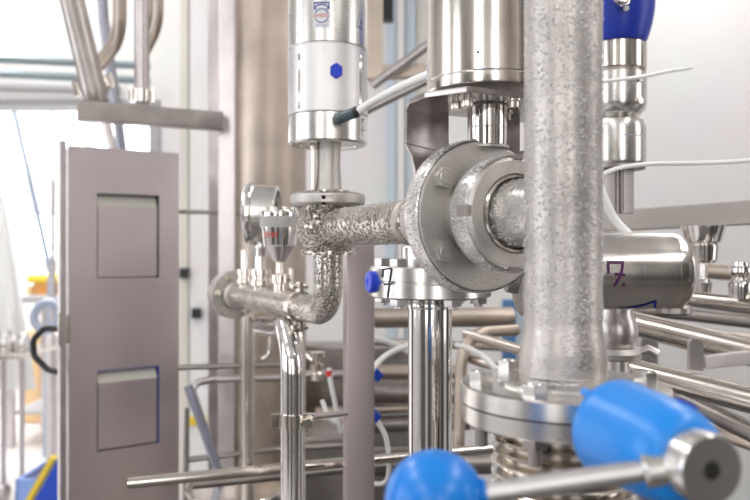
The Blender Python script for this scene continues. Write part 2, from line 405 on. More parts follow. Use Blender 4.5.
# blue and yellow bucket-like warning board on floor, bottom left
t = thing('floor_sign', 'blue folding floor board with a yellow edge beside the cabinet foot', 'sign', (W(50, 0, 2.6).x, 2.6, 0))
p0, p1 = W(46, 505, 2.6), W(63, 455, 2.6); dn = Vector((0, 0, -1))
b = NB(); prism(b, [(p0.x-.1, p0.z-.1), (p1.x+.06, p0.z-.1), (p1.x+.06, p1.z), (p1.x, p1.z)], Matrix(((1, 0, 0, 0), (0, 0, 1, 2.56), (0, 1, 0, 0), (0, 0, 0, 1))), 0, .03, .004); link('board', b, 'royal', t)
b = NB(); beam(b, (p0.x-.12, 2.575, p0.z-.1), (p1.x-.02, 2.575, p1.z), .04, .02); link('edge_strip', b, 'yellow', t)
b = NB(); beam(b, (p1.x+.0, 2.57, p0.z-.1), (p1.x+.0, 2.57, 0), .03, .03); link('foot', b, 'royal', t)
t = thing('tote', 'pale blue open tote with an orange lining on the floor', 'crate', (W(26, 0, 3.6).x, 3.6, 0))
c = W(26, 486, 4.3); b = NB()
Yt = 3.95; xa, xb = W(15, 0, Yt-.5).x, W(37, 0, Yt-.5).x
for (u0, u1, v0, v1) in ((xa, xb, Yt, Yt+.02), (xa, xb, Yt+.3, Yt+.32), (xa, xa+.02, Yt, Yt+.32), (xb-.02, xb, Yt, Yt+.32)): abox(b, u0, u1, v0-.5, v1-.5, 0, .25, .004)
link('shell', b, plain('pale_blue_plastic', (.25, .40, .80), .4), t); b = NB(); abox(b, xa+.02, xb-.02, Yt-.48, Yt-.2, 0, .2); link('lining', b, 'orange', t)

# added dark slab cuts floor bounce; added unseen dark blocks give the steel contrast
b = NB(); abox(b, -.95, 2.4, -1.5, 3.25, 0, .012, .002); struct('bounce_blocker', b, plain('dark_blocker_plate', (.10, .09, .085), .45))
dkb = plain('dark_block_paint', (.10, .09, .085), .5)
for (xa, xb, ya_, yb_, hh, lab) in ((-2.9, -1.75, -2.3, -1.7, 2.3, 'added dark reflection block behind the camera at the left'), (-.75, .1, -2.5, -2.0, 1.9, 'added dark reflection block right behind the camera'), (1.0, 2.3, -2.4, -1.6, 2.4, 'added dark reflection block behind the camera at the right'),
    (2.5, 3.0, .7, 1.5, 2.2, 'added dark reflection block right of the plant, outside the picture'), (-3.6, -3.1, 1.6, 2.3, 2.2, 'added dark reflection block left of the plant, outside the picture'), (2.5, 3.0, -1.1, -.4, 2.7, 'tall added dark reflection block right of the camera')):
    b = NB(); abox(b, xa, xb, ya_, yb_, 0.0 if xa > 9 else 0, hh, .01); tag(link('dark_reflection_block', b, dkb), lab, 'cupboard')
# blue conduits on wall
for py, lab in ((60, 'upper of the two pale blue conduits along the wall top left'), (75, 'lower of the two pale blue conduits along the wall top left')):
    pipe('wall_conduit', lab, [W(-80, py-5, 2.75), W(104, py+4, 3.1), W(150, py+6, 3.18)], .018, plain('pale_conduit_metal', (.55, .66, .72), .3, .7), bend=.01)
pipe('wall_conduit', 'thin grey conduit under the two pale blue ones', [W(-80, 86, 3.33), W(120, 90, 3.36)], .02, 'grey')

# ================================================================ CABINET
A_ = W(69, 0, 1.50); B_ = W(179, 0, 1.63); A_.z = B_.z = 0
zt = W(0, 145, 1.50).z
ux = (B_-A_).normalized(); uy = Vector((-ux.y, ux.x, 0)); wd = (B_-A_).length
CM = frame(A_, Z, ux)
t = thing('steel_cabinet', 'tall narrow brushed steel cabinet with two square pocket handles', 'cabinet', A_)
def hz(y): return W(0, y, 1.56).z
pk = [(97, 159, 193, 279), (97, 159, 370, 452)]
def lx(px):   # pixel column to distance along the cabinet front
    k = (px-375)/F; return (k*A_.y-A_.x)/(ux.x-k*ux.y)
# front skin as a frame around two pockets
b = NB(); cuts = [0]; 
u0, u1 = lx(97), lx(159)
def lz(py, u): Yp = A_.y+ux.y*u; return CAMZ-(py-250)/F*Yp
ph = [(lz(279, u0), lz(193, u0)), (lz(452, u0), lz(371, u0))]
th = .014
box_ = lambda ua, ub, za, zb, d0, d1, bev=0: prism(b, [(ua, d0), (ub, d0), (ub, d1), (ua, d1)], CM, za, zb, bev)
box_(0, u0, 0, zt, 0, th); box_(u1, wd, 0, zt, 0, th)
box_(u0, u1, 0, ph[1][0], 0, th); box_(u0, u1, ph[1][1], ph[0][0], 0, th); box_(u0, u1, ph[0][1], zt, 0, th)
link('front_panel', b, 'sheet', t)
b = NB(); box_(0, wd, 0, zt-.004, th, .02); prism(b, [(.001, .02), (wd-.001, .02), (wd-.001, .11), (.001, .11)], CM, 0, zt-.002, .003); link('body', b, 'sheet', t)
b = NB(); box_(-.017, -.004, 0, zt+.01, .003, .03, .002); link('door', b, 'lipsheen' if False else 'satin', t)
b = NB(); box_(-.0205, -.0165, lz(345, 0), lz(312, 0), -.001, .006, .001); box_(-.006, .002, lz(343, 0), lz(315, 0), -.004, .002, .001); link('hinge', b, 'polished', t)
for za, zb in ph:
    hgt = zb-za
    b = NB(); prism(b, [(0, -.003), (.006, -.003), (.012, .012), (.0, .012)], CM, 0, .001)
    b.free(); b = NB(); box_(u0+.002, u1-.005, za+.004, zb-.026, -.001, .004, .001); pf = link('pocket_plate', b, 'sheet', t)
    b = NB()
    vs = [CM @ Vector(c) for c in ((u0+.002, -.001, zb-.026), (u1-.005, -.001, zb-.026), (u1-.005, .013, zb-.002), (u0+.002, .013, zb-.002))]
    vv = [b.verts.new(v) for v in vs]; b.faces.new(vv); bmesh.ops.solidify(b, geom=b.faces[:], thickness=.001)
    link('pocket_lip', b, 'lipsheen', t)
    b = NB(); box_(u0+.001, u1-.001, zb-.0016, zb, .0, .013); box_(u1-.003, u1, za, zb, .0, .013); link('pocket_outline', b, 'inkblue' if za < 1 else 'black', t)  # dark outline along the top and right edges of the pocket
# black handle at the left
b = NB(); hy = A_.y+.1
tube(b, fillet([W(62, 329, hy), W(44, 328, hy), W(33, 340, hy), W(34, 356, hy), W(48, 370, hy), W(62, 373, hy)], .02, 5), .0068, 14); link('handle', b, 'black', t)

# crossbar and posts behind the cabinet
b = NB(); beam(b, W(77, 111, 1.50), W(222, 121.7, 1.625), S(19, 1.5), S(19, 1.5), .003)
t = tag(link('crossbar', b, 'dark'), 'square steel crossbar carrying two slanted pipes above the cabinet', 'beam')
b = NB(); c = W(228, 0, 1.66); abox(b, c.x-.0195, c.x+.0195, 1.64, 1.68, 0, H, .003)
tag(link('frame_post', b, 'satin'), 'tall square steel post left of the wide brownish pipe', 'post')
b = NB(); c = W(217, 0, 1.9); abox(b, c.x-.02, c.x+.02, 1.88, 1.92, 0, H, .003)
tag(link('frame_post', b, 'satin'), 'light steel post half hidden behind the other tall post', 'post')
pipe('wide_pipe', 'wide brownish steel pipe rising behind the left valve', [W(270, 0, 1.95)*1 - Vector((0, 0, W(0, 0, 1.95).z)), Vector((W(270, 0, 1.95).x, 1.95, H))], S(36, 1.95), 'warm', seg=48)
b = NB(); MX = frame(Vector((W(270, 0, 1.95).x, 1.95, 0)), Z)

# slanted pipes above the crossbar
def clampring(b, MX, r, h=.018):
    lathe(b, [(r, -h/2), (r*1.28, -h/2), (r*1.33, 0), (r*1.28, h/2), (r, h/2)], MX, 24)
    for s in (1, -1): box(b, MX @ Matrix.Translation((s*r*1.5, 0, 0)), r*.5, r*.5, -h/2, h/2, .001); hexa(b, MX @ Matrix.Translation((s*r*1.55, 0, 0)), r*.22, h/2, h/2+.006)
for pts, r, m_, lab, cl in (
    ([W(46, -110, 1.53), W(93, 88, 1.53), W(97, 103, 1.55)], S(12, 1.5), 'dark', 'thick slanted steel pipe clamped on the left end of the crossbar', (94, 86)),
    ([W(141.5, -120, 1.53), W(142, 90, 1.56), W(142, 110, 1.58)], S(7.5, 1.5), 'satin', 'upright steel pipe clamped on the crossbar right of the slanted one', (142, 96))):
    t = thing('support_pipe', lab, 'pipe', pts[-1])
    b = NB(); tube(b, pts, r, 24); link('tube', b, m_, t)
    b = NB(); c = W(*cl, 1.555); clampring(b, frame(c, pts[0]-pts[1]), r*1.02, .026); link('clamp', b, 'polished', t)
pipe('lower_pipe', 'steel pipe passing down behind the cabinet below the crossbar', [W(100, 100, 1.85), W(113, 150, 1.85), Vector((W(118, 0, 1.87).x, 1.87, 0))], S(5, 1.8), 'satin')
pipe('back_pipe', 'slim grey-blue pipe slanting down behind the thick slanted one', [W(95, -110, 1.85), W(104, 20, 1.9), W(122, 150, 1.9), Vector((W(126, 0, 1.9).x, 1.9, 0))], S(5, 1.9), plain('blue_grey_metal', (.36, .37, .43), .35, .9))
pipe('curved_pipe', 'curved steel pipe bending back between the two clamped pipes', [W(121, -110, 1.62), W(121, 40, 1.7), W(100, 66, 1.8)], S(5.5, 1.7), 'warm', bend=.09)
pipe('curved_pipe', 'inner slimmer curved pipe next to the thick slanted pipe', [W(115, -110, 1.72), W(115, 36, 1.78), W(98, 58, 1.85)], S(2.6, 1.7), 'warm', bend=.09)
pipe('curved_pipe', 'curved steel pipe right of the upright clamped pipe', [W(159, -110, 1.62), W(159, 26, 1.7), W(143, 58, 1.78)], S(4.5, 1.7), 'warm', bend=.09)
pipe('curved_pipe', 'narrow curved pipe directly right of the upright clamped pipe', [W(151, -110, 1.72), W(151, 26, 1.78), W(137, 52, 1.85)], S(2.4, 1.7), 'warm', bend=.09)

# ================================================================ LEFT VALVE
YL = .87; LX = W(328, 0, YL).x
def zl(py): return -(py-250)/F*YL
LM = Matrix.Translation((LX, YL, CAMZ))
t = thing('pneumatic_valve', 'upright steel valve with a blue hexagonal plug and maker badge', 'valve', (LX, YL, CAMZ+zl(255)))
r0 = .0478
b = NB(); lathe(b, [(0, zl(-75)), (.024, zl(-75)), (.027, zl(-72)), (.027, zl(-12)), (.029, zl(-10)), (.040, zl(-10)), (.0448, zl(-8)), (.0472, zl(0)), (r0, zl(10)), (r0, zl(51.5)), (r0-.0008, zl(52.2)), (0, zl(52.2))], LM, 72); cap = link('cap', b, 'lathed', t)
b = NB(); lathe(b, [(0, zl(52.2)), (r0-.0016, zl(52.2)), (r0-.0016, zl(53.2)), (r0+.0003, zl(54)), (r0+.0003, zl(117)), (r0-.001, zl(117.8)), (0, zl(117.8))], LM, 72); hs = link('housing', b, 'blasted', t)
b = NB(); lathe(b, [(0, zl(118)), (r0-.0012, zl(118)), (r0-.0002, zl(118.8)), (r0-.0002, zl(144)), (r0-.003, zl(146)), (.034, zl(146)), (.033, zl(144.5)), (.019, zl(144.5)), (0, zl(144.5))], LM, 72); ring = link('base_ring', b, 'lathed', t)
for a in (-2.27, -.60):       # long welded slots in the housing
    b = NB(); f = wrap(LM, r0+.0003, a, 0)
    n = 14; vs = []
    for i in range(n+1):
        k = i/n; wv = .0022*math.sin(PI*k)**.45+.0002; v = zl(62)+(zl(115)-zl(62))*k
        vs.append((f(-wv, v, -.0004), f(0, v, .0016), f(wv, v, -.0004)))
    vb = [[b.verts.new(p) for p in r_] for r_ in vs]
    for A, B in zip(vb, vb[1:]):
        for i in range(2): b.faces.new((A[i], A[i+1], B[i+1], B[i]))
    link('rib', b, 'polished', t)
# blue hexagonal plug
pc = frame(wrap(LM, r0, -1.31, zl(80.5))(0, 0), wrap(LM, 1, -1.31, 0)(0, 0)-LM.translation, (0, 0, 1))
b = NB(); prism(b, [(.0092*math.cos(PI/3*i), .0080*math.sin(PI/3*i)) for i in range(6)], pc, -.003, .0028, .0007); link('hexagonal_plug', b, 'plug', t)
# air fitting, base ring, pointing to the right
fp = wrap(LM, r0, -1.30, zl(127))(0, 0); fd = Vector((.62, -.62, .40))
b = NB(); FM = frame(fp, wrap(LM, 1, -1.30, 0)(0, 0)-LM.translation); cyl(b, FM, .0072, -.003, .005, 20); hexa(b, FM, .0062, .004, .009); ft = link('air_fitting', b, 'polished', t)
q0 = fp+(wrap(LM, 1, -1.30, 0)(0, 0)-LM.translation)*.009
q1 = W(351, 114, q0.y-.006)
b = NB(); lathe(b, [(0, -.006), (.0045, -.005), (.0066, -.001), (.0066, .004), (.0058, .006), (.0062, .0075), (.0062, .021), (0, .021)], frame(q0, q1-q0), 24); link('elbow', b, 'anth', ft)
ql = q0+(q1-q0).normalized()*.021
b = NB(); cyl(b, frame(ql, q1-q0), .0067, 0, .004, 24); link('collar', b, 'black', ft)
# neck, clamp, body
b = NB(); lathe(b, [(0, zl(144)), (.0165, zl(144)), (.0155, zl(148)), (.0150, zl(165)), (.0163, zl(185)), (.018, zl(192)), (0, zl(192))], LM, 48)
link('neck', b, 'cast', t)
b = NB(); cyl(b, Matrix.Translation((LX-.0165, YL-.012, CAMZ)), .0028, zl(192), zl(144), 12, 0); cyl(b, Matrix.Translation((LX-.0165, YL-.012, CAMZ)), .0048, zl(150), zl(144), 12, .0004); link('guide_pin', b, 'polished', t)
for a0, a1 in ((-1.62-PI+.05, -1.62-.05), (-1.62+.05, -1.62+PI-.05)):
    b = NB(); lathe(b, [(.020, zl(193.5)), (.040, zl(193.5)), (.0445, zl(195.5)), (.0452, zl(199)), (.0445, zl(204)), (.041, zl(207)), (.020, zl(207)), (.020, zl(193.5))], LM, 36, a0, a1); link('clamp_half', b, 'cast', t)
b = NB()
for dz in (197, 203): box(b, frame(wrap(LM, .0445, -1.55, zl(dz))(0, 0), wrap(LM, 1, -1.55, 0)(0, 0)-LM.translation), .014, .0035, -.004, .0015, .0005)
link('clamp_hinge', b, 'satin', t)
b = NB(); lathe(b, [(.018, zl(192)), (.026, zl(191)), (.026, zl(194)), (.02, zl(194))], LM, 40)
lathe(b, [(0, zl(207)), (.0325, zl(207)), (.0325, zl(211)), (.031, zl(213)), (.0345, zl(218)), (.0375, zl(225)), (.0382, zl(231)), (.0372, zl(238)), (.0335, zl(245)), (.030, zl(249)), (.0335, zl(251)), (.0335, zl(255)), (0, zl(255))], LM, 56)
vb_ = link('valve_body', b, 'wetcoarse', t)
def ballsamp(rnd):
    a = rnd.uniform(-PI, .3); z = rnd.uniform(zl(247), zl(214)); k = (z-zl(231))/(zl(214)-zl(231)); r = .0382-.007*k*k
    n = Vector((math.cos(a), math.sin(a), k*.3)).normalized(); return LM @ Vector((r*n.x, r*n.y, z)), n
drops(t, ballsamp, 420, .0004, .0012, 3)
# print on the cap
f = wrap(LM, r0, -1.66, zl(28.5))
b = NB(); patch(b, f, -.0098, .0098, -.0135, .0175, .00025); bd = link('badge', b, plain('pale_silver_foil', (.80, .82, .86), .35), t)
b = NB(); text(b, 'EHEDG', .0058, f, .0005); link('badge_lettering', b, 'red', bd)
b = NB()
strokes(b, [[(.0078*math.cos(a), .0078*math.sin(a)) for a in [PI*(.14+i*.72/14)+PI for i in range(15)]]], f, .0010, .0005)
strokes(b, [[(.0078*math.cos(a), .0078*math.sin(a)) for a in [PI*(.14+i*.72/14) for i in range(15)]]], f, .0010, .0005)
strokes(b, [[(-.0085, .0075), (-.0085, .0150), (.0085, .0150), (.0085, .0075)], [(-.0075, .0095), (-.005, .0118), (0, .0128), (.005, .0118), (.0075, .0095)], [(-.0085, .009), (-.006, .0075)], [(.0085, .009), (.006, .0075)]], f, .0011, .0005)
text(b, 'CERTIFIED', .0028, wrap(LM, r0, -1.66, zl(28.5)+.0138), .0006); text(b, 'TYPE EL CLASS I', .0020, wrap(LM, r0, -1.66, zl(28.5)-.0108), .0006)
link('badge_emblem', b, 'inkblue', bd)
f = wrap(LM, r0, -.62, zl(27))
b = NB(); strokes(b, [[(-.006, -.008), (0, .008), (.006, -.008), (-.006, -.008)]], f, .0006, .0003)
link('triangle_badge', b, plain('hologram_foil', (.45, .75, .70), .2, .6), t)
b = NB(); text(b, '3', .0085, wrap(LM, r0, -.56, zl(30)), .0006); text(b, 'A', .0035, wrap(LM, r0, -.50, zl(36)), .0006); strokes(b, [[(-.005, -.0095), (.004, -.0095)]], f, .0008, .0006); link('badge_figure', b, 'inkblue', t)
f = wrap(LM, r0, -2.72, zl(28))
b = NB(); strokes(b, [[(.002, .008), (-.002, .003), (-.003, -.001), (.002, -.003), (.0, -.008), (-.004, -.009)], [(-.003, .009), (.003, .008)]], f, .0008, .0004); link('handwriting', b, 'inkblack', t)
f = wrap(LM, r0, -.42, zl(131))
b = NB(); patch(b, f, -.010, .004, -.0135, .0125, .0003); lb = link('barcode_label', b, 'paper', t)
b = NB()
rr = random.Random(4)
for k in range(9): strokes(b, [[(-.0075, -.011+k*.0026), (-.0075+rr.uniform(.003, .008), -.011+k*.0026)]], f, rr.uniform(.0006, .0014), .0006)
link('barcode_print', b, 'inkblack', lb)

# ================================================================ AXIS OF THE CENTRE VALVE
AX = Vector((.4226, -.9063, 0)).normalized(); O = Vector((LX, YL, CAMZ+zl(228)))
def onax(t_): return O+AX*t_
AM = frame(O, AX, Z)          # local x = up
# frosted pipe between the two valves
t = thing('dewy_pipe', 'horizontal steel pipe covered in water beads between the two upright valves', 'pipe', onax(.03))
b = NB(); lathe(b, [(0, .012), (.0205, .012), (.0212, .03), (.0212, .285), (0, .285)], AM, 48); link('tube', b, 'wetcoarse', t)
b = NB(); lathe(b, [(.0195, .215), (.0226, .217), (.0226, .224), (.0195, .226)], AM, 40); link('weld_band', b, 'wetpipe', t)
drops(t, on_cyl(AM, .0212, .036, .28), 1900, .0004, .0014, 5)

# ---- centre valve: body disc, nut, yoke, actuator
t = thing('pneumatic_valve', 'large steel valve in the centre with a slotted round nut and yoke', 'valve', onax(.30)-Vector((0, 0, .0675)))
t1, t2 = .338, .3705
b = NB(); lathe(b, [(0, t1-.10), (.024, t1-.10), (.027, t1-.092), (.027, t1-.05), (.033, t1-.035), (.036, t1-.022), (0, t1-.022)], AM, 48); link('valve_body', b, 'cast', t)
b = NB(); lathe(b, [(0, t1-.025), (.055, t1-.025), (.0585, t1-.022), (.0600, t1-.019), (.0600, t1-.005), (.0585, t1-.001), (.0560, t1), (0, t1)], AM, 80); dk = link('body_flange', b, 'cast', t)
b = NB(); lathe(b, [(.0590, t1-.0225), (.0608, t1-.0195), (.0606, t1-.0045), (.0594, t1-.0012)], AM, 80); link('dewy_rim', b, 'wetbright', t)
for a in (54, 126, 234, 306):
    ca = Vector((math.cos(math.radians(a)), math.sin(math.radians(a)), 0)); MX = AM @ Matrix.Translation(ca*.0475+Vector((0, 0, t1)))
    b = NB(); hexa(b, MX, .0088, -.001, .0068, .0008); lathe(b, [(0, .0068), (.006, .0068), (.0055, .0077), (0, .0077)], MX, 20); link('hexagon_bolt', b, 'cast', t)
tf = t2+.0095
b = NB(); lathe(b, [(0, t1), (.036, t1), (.036, tf-.029), (.0400, tf-.027), (.0420, tf-.024), (.0425, tf-.021), (.0425, tf-.005), (.0412, tf-.0015), (.039, tf), (.0295, tf), (.0285, tf-.0015), (.0285, tf-.014), (0, tf-.014)], AM, 80)
nut = link('round_nut', b, 'cast', t)
b = NB(); lathe(b, [(.0418, tf-.0255), (.0431, tf-.021), (.0431, tf-.0055), (.0420, tf-.0028)], AM, 80); link('dewy_nut_rim', b, 'wetbright', t)
for a in (88, 178, 268, 358):
    ca = math.radians(a); MX = AM @ Matrix.Rotation(ca, 4, 'Z') @ Matrix.Translation((.0415, 0, 0))
    b = NB(); box(b, MX, .0040, .0080, tf-.013, tf+.0004, .0005); link('nut_slot', b, 'dark', t)
b = NB(); lathe(b, [(.0285, tf-.0005), (.0274, tf+.001), (.0264, tf+.001), (.0257, tf-.002), (.0257, tf-.010)], AM, 60); link('liner', b, 'polished', t)
drops(t, lambda rnd: on_cyl(AM, .0606, t1-.020, t1-.004)(rnd) if rnd.random() < .5 else on_cyl(AM, .0430, tf-.021, tf-.004)(rnd), 1700, .0005, .0015, 9)
# yoke and actuator
CX, CY = W(487, 0, .575).x, .575
VM = Matrix.Translation((CX, CY, CAMZ))
def zc(py): return -(py-250)/F*CY
rA0 = .0479
b = NB(); lathe(b, [(0, zc(-70)), (rA0, zc(-70)), (rA0, zc(83)), (rA0-.0005, zc(84)), (rA0, zc(85)), (rA0, zc(93)), (rA0-.0007, zc(95)), (0, zc(95))], VM, 80); ac = link('actuator_housing', b, 'polished', t)
pc = wrap(VM, rA0, -1.86, zc(68))
b = NB(); lathe(b, [(0, .0003), (.0012, .0003), (.0012, -.002), (0, -.002)], frame(pc(0, 0), pc(0, 0)-Vector((CX, CY, pc(0, 0).z))), 14); link('vent_hole', b, 'black', ac)
zt0 = .1195                                      # top of the yoke plate above the valve axis height
b = NB(); lathe(b, [(0, zt0-.006), (.0157, zt0-.006), (.0157, zc(128)), (.0150, zc(128.6)), (.0157, zc(129.2)), (.0152, zc(147)), (0, zc(149))], VM, 48); link('stem', b, 'mirror', t)
b = NB(); cyl(b, VM, .0175, zc(149.5), zc(146), 40); link('stem_washer', b, 'cast', t)
# yoke: a folded plate; x along the plate, y forward along the valve axis, z up
lat = Vector((-AX.y, AX.x, 0)); YM = Matrix((lat, AX, Z)).transposed().to_4x4(); YM.translation = Vector((O.x, O.y, CAMZ))
b = NB(); prism(b, [(-.0400, .279), (-.052, .310), (-.052, .335), (-.034, .366), (.052, .366), (.085, .335), (.092, .279)], YM, zt0-.0045, zt0, .0008); link('yoke_plate', b, 'bracket', t)
zA, zB = zt0-.0045, .0885
b = NB()
def plate(pts, y0, y1):
    lo = [b.verts.new(YM @ Vector((x, y0, z))) for x, z in pts]; hi = [b.verts.new(YM @ Vector((x, y1, z))) for x, z in pts]
    b.faces.new(lo[::-1]); b.faces.new(hi)
    for i in range(len(pts)): b.faces.new((lo[i], lo[(i+1) % len(pts)], hi[(i+1) % len(pts)], hi[i]))
arc = lambda cx, cz, r, a0, a1: [(cx+r*math.cos(math.radians(a0+(a1-a0)*i/5)), cz+r*math.sin(math.radians(a0+(a1-a0)*i/5))) for i in range(6)]
plate([(-.0400, zB), (.005, zB-.006)]+[(.060, zB-.006), (.092, zB), (.092, zB+.004)]+[(.074, zB+.0)]+arc(.055, zB+.003, .004, 0, -90)[0:0]+[(.060, zB+.002), (.060-.002, zB-.001)]+arc(.004, zB+.003, .004, 270, 180)+[(.0, zA), (-.0400, zA)], .279, .283)
plate([(.057, zB-.003), (.074, zB-.003), (.074, zA), (.057, zA)], .2792, .2828)
link('yoke_web', b, 'bracket', t)
b = NB()
plate([(-.0400, zB-.0003), (-.034, zB-.010), (-.031, zB-.022), (-.0305, .02), (.080, .02), (.080, zB-.012), (.092, zB-.0003), (.060, zB-.0063), (.005, zB-.0063)], .277, .281)
link('yoke_apron', b, 'bracket', t)
for (px, Yq) in ((456, .555), (467, .545), (513, .55), (505, .60)):
    x_ = W(px, 0, Yq).x
    b = NB(); BM = Matrix.Translation((x_, Yq, CAMZ)); cyl(b, BM, .0050, zt0-.0115, zt0-.006, 20, .0006); cyl(b, BM, .0064, zt0-.0062, zt0-.0042, 20, .0003); link('cap_screw', b, 'polished', t)

# ================================================================ DRAIN PIPE WITH FLANGE "7"
YD = .65; DX = W(430, 0, YD).x; DM = Matrix.Translation((DX, YD, CAMZ))
def zd(py): return -(py-250)/F*YD
t = thing('drain_pipe', 'upright polished drain pipe under a bolted flange marked 7', 'pipe', (DX, YD, 0))
b = NB(); lathe(b, [(0, -CAMZ), (.0198, -CAMZ), (.0198, zd(309)), (.0208, zd(307)), (.0208, zd(303)), (.0198, zd(301)), (.0198, zd(297)), (0, zd(297))], DM, 56); link('tube', b, 'mirror', t)
b = NB(); cyl(b, DM, .0545, zd(280.6), zd(266), 72, .0012); uf = link('upper_flange', b, 'lathed', t)
b = NB(); cyl(b, DM, .0545, zd(296.5), zd(281.4), 72, .0012); link('lower_flange', b, 'lathed', t)
b = NB(); cyl(b, DM, .0533, zd(281.6), zd(280.4), 60, 0); cyl(b, DM, .026, zd(266), zd(246), 40, .001); link('neck', b, 'lathed', t)
for a in (165, 228, 292, 350, 45, 105):
    a = math.radians(a); p = (DX+.0435*math.cos(a), YD+.0435*math.sin(a), CAMZ); BM = Matrix.Translation(p)
    b = NB(); hexa(b, BM, .0085, zd(266), zd(258.5), .0007); cyl(b, BM, .004, zd(297), zd(266), 12, 0); bl = link('hexagon_bolt', b, 'satin', t)
    b = NB(); hexa(b, BM, .0082, zd(303), zd(296.5), .0007); cyl(b, BM, .0042, zd(306), zd(303), 14, .0004); link('nut', b, 'satin', bl)
f = wrap(DM, .0545, math.radians(-136), zd(281))
b = NB(); strokes(b, [[(-.0060, .0050), (-.0052, .0115), (.0050, .0125), (.0030, .002), (.0005, -.0120)], [(-.0035, -.0015), (.0055, -.0005)]], f, .0017, .0006); link('handwritten_mark', b, 'inkblack', t)
MX = frame(wrap(DM, .0545, math.radians(-160), zd(281))(0, 0), wrap(DM, 1, math.radians(-160), 0)(0, 0)-DM.translation, Z)
b = NB(); lathe(b, [(0, -.004), (.0092, -.004), (.0096, 0), (.0096, .0035), (.0085, .005), (.003, .005), (.0025, .0042), (0, .0042)], MX, 28); pg = link('blue_plug', b, 'plug', t)

# ================================================================ LARGE VERTICAL PIPE AND ITS FLANGE
VX, VY = .1252, .4797; SV = .914; PM = Matrix.Translation((VX, VY, CAMZ)) @ Matrix.Scale(SV, 4)
def zp(py): return -(py-250)/F*VY/SV
t = thing('vertical_pipe', 'large upright steel pipe wet with dew in front of everything', 'pipe', (VX, VY, 0))
b = NB(); lathe(b, [(0, (H-CAMZ)/SV), (.0277, (H-CAMZ)/SV), (.0277, zp(316)), (.0281, zp(320)), (.0276, zp(322)), (.0285, zp(332)), (.0303, zp(346)), (.0312, zp(356)), (.0312, zp(371)), (.0318, zp(373)), (.0312, zp(375)), (.0315, zp(382)), (.033, zp(384)), (0, zp(384))], PM, 80)
tb = link('tube', b, 'wetpipe', t)
s0 = -.004
b = NB(); lathe(b, [(.0246, tf-.010), (.0246, .4300)], AM, 48); link('branch', b, 'wetbright', t)
drops(t, on_cyl(AM, .0246, tf-.008, .41), 260, .0005, .0013, 12)
fz = zp(382)
b = NB(); lathe(b, [(0, fz+.002), (.036, fz+.002), (.0465, fz+.0018), (.0475, fz), (.0722, fz), (.0742, fz-.0012), (.0745, fz-.0128), (.073, fz-.0132), (0, fz-.0126)], PM, 96); link('upper_flange', b, 'lathed', t)
b = NB(); lathe(b, [(0, fz-.0134), (.073, fz-.0134), (.0745, fz-.014), (.0742, fz-.0255), (.072, fz-.027), (0, fz-.027)], PM, 96); link('lower_flange', b, 'lathed', t)
for a in (180, 238, 300, 0, 62, 120):
    a = math.radians(a); BM = PM @ Matrix.Translation((.0595*math.cos(a), .0595*math.sin(a), 0))
    b = NB(); hexa(b, BM, .0092, fz-.0005, fz+.0082, .0005); lathe(b, [(0, fz+.0082), (.0055, fz+.0082), (.005, fz+.0088), (0, fz+.0088)], BM, 18); bl = link('hexagon_bolt', b, 'lathed', t)
    b = NB(); hexa(b, BM, .0092, fz-.034, fz-.0255, .0007); cyl(b, BM, .0048, fz-.046, fz-.034, 14, .0005); link('nut', b, 'dark', bl)
# bellows below the flange
prof = [(0, fz-.0255), (.040, fz-.0255)]
for k in range(9):
    z = fz-.031-k*.0085; prof += [(.044, z+.003), (.0505, z+.0012), (.0515, z), (.0505, z-.0012), (.044, z-.003)]
prof += [(.036, z-.006), (.036, -CAMZ/SV), (0, -CAMZ/SV)]
b = NB(); lathe(b, prof, PM, 64); link('bellows', b, 'polished', t)
drops(t, on_cyl(PM, .0277, zp(318), zp(-20), PI*.9, 2.15*PI), 3600, .0004, .0013, 21)
def basedrop(rnd):
    a = rnd.uniform(-2.6, -1.5); return PM @ Vector((.0345*math.cos(a), .0345*math.sin(a), fz+.004)), Z
drops(t, basedrop, 26, .0012, .0032, 8, 'water_beads')

# ================================================================ BLUE LEVER IN THE FOREGROUND
SL = .93; LB = Vector((.1545*SL, .33*SL, CAMZ-.1013*SL)); LD = Vector((.23, -.973, 0)).normalized()
HM = frame(LB, LD, Z) @ Matrix.Scale(SL, 4)
t = thing('valve_lever', 'blue valve lever with a steel hub and a ball knob, nearest the camera', 'lever', LB-Vector((0, 0, .024)))
b = NB(); lathe(b, [(.0, -.081), (.0262, -.081), (.0285, -.077), (.0286, -.071), (.0278, -.067), (.0272, -.05), (.0262, -.036), (.0248, -.027), (.0228, -.020), (.0195, -.0155), (.0165, -.0145), (0, -.0145)], HM, 64)
# nibs on the rim of the sleeve
for a in (40, 150, 265): cyl(b, HM @ Matrix.Rotation(math.radians(a), 4, 'Z') @ Matrix.Translation((.0275, 0, 0)), .0024, -.084, -.075, 12, .0005)
sl = link('sleeve', b, 'blue', t, 50)
fo = HM @ Matrix.Rotation(math.radians(-28), 4, 'Z')
b = NB(); MX = frame(fo @ Vector((.0258, 0, -.034)), (fo.to_3x3() @ Vector((1, 0, 0)))); lathe(b, [(.0048, -.0015), (.0052, .0006), (.0040, .0006), (.0038, -.003), (0, -.003)], MX, 20); link('sleeve_hole', b, 'royal', sl)
b = NB(); lathe(b, [(0, -.030), (.0150, -.030), (.0165, -.026), (.0168, -.002), (.0158, 0), (.0045, 0), (.0042, -.001), (.0042, -.008), (0, -.008)], HM, 56); hb = link('hub', b, 'lathed', t)
b = NB(); lathe(b, [(0, -.0075), (.0041, -.0075), (.0041, -.0069), (0, -.0069)], HM, 16); link('socket', b, 'rubber', hb)
rp = LB-LD*.012; kb = W(435, 501, .362*SL)
rd = (kb-rp).normalized()
b = NB(); MX = frame(rp, rd); cyl(b, MX, .008, .009, .022, 28); link('rod_boss', b, 'lathed', t)
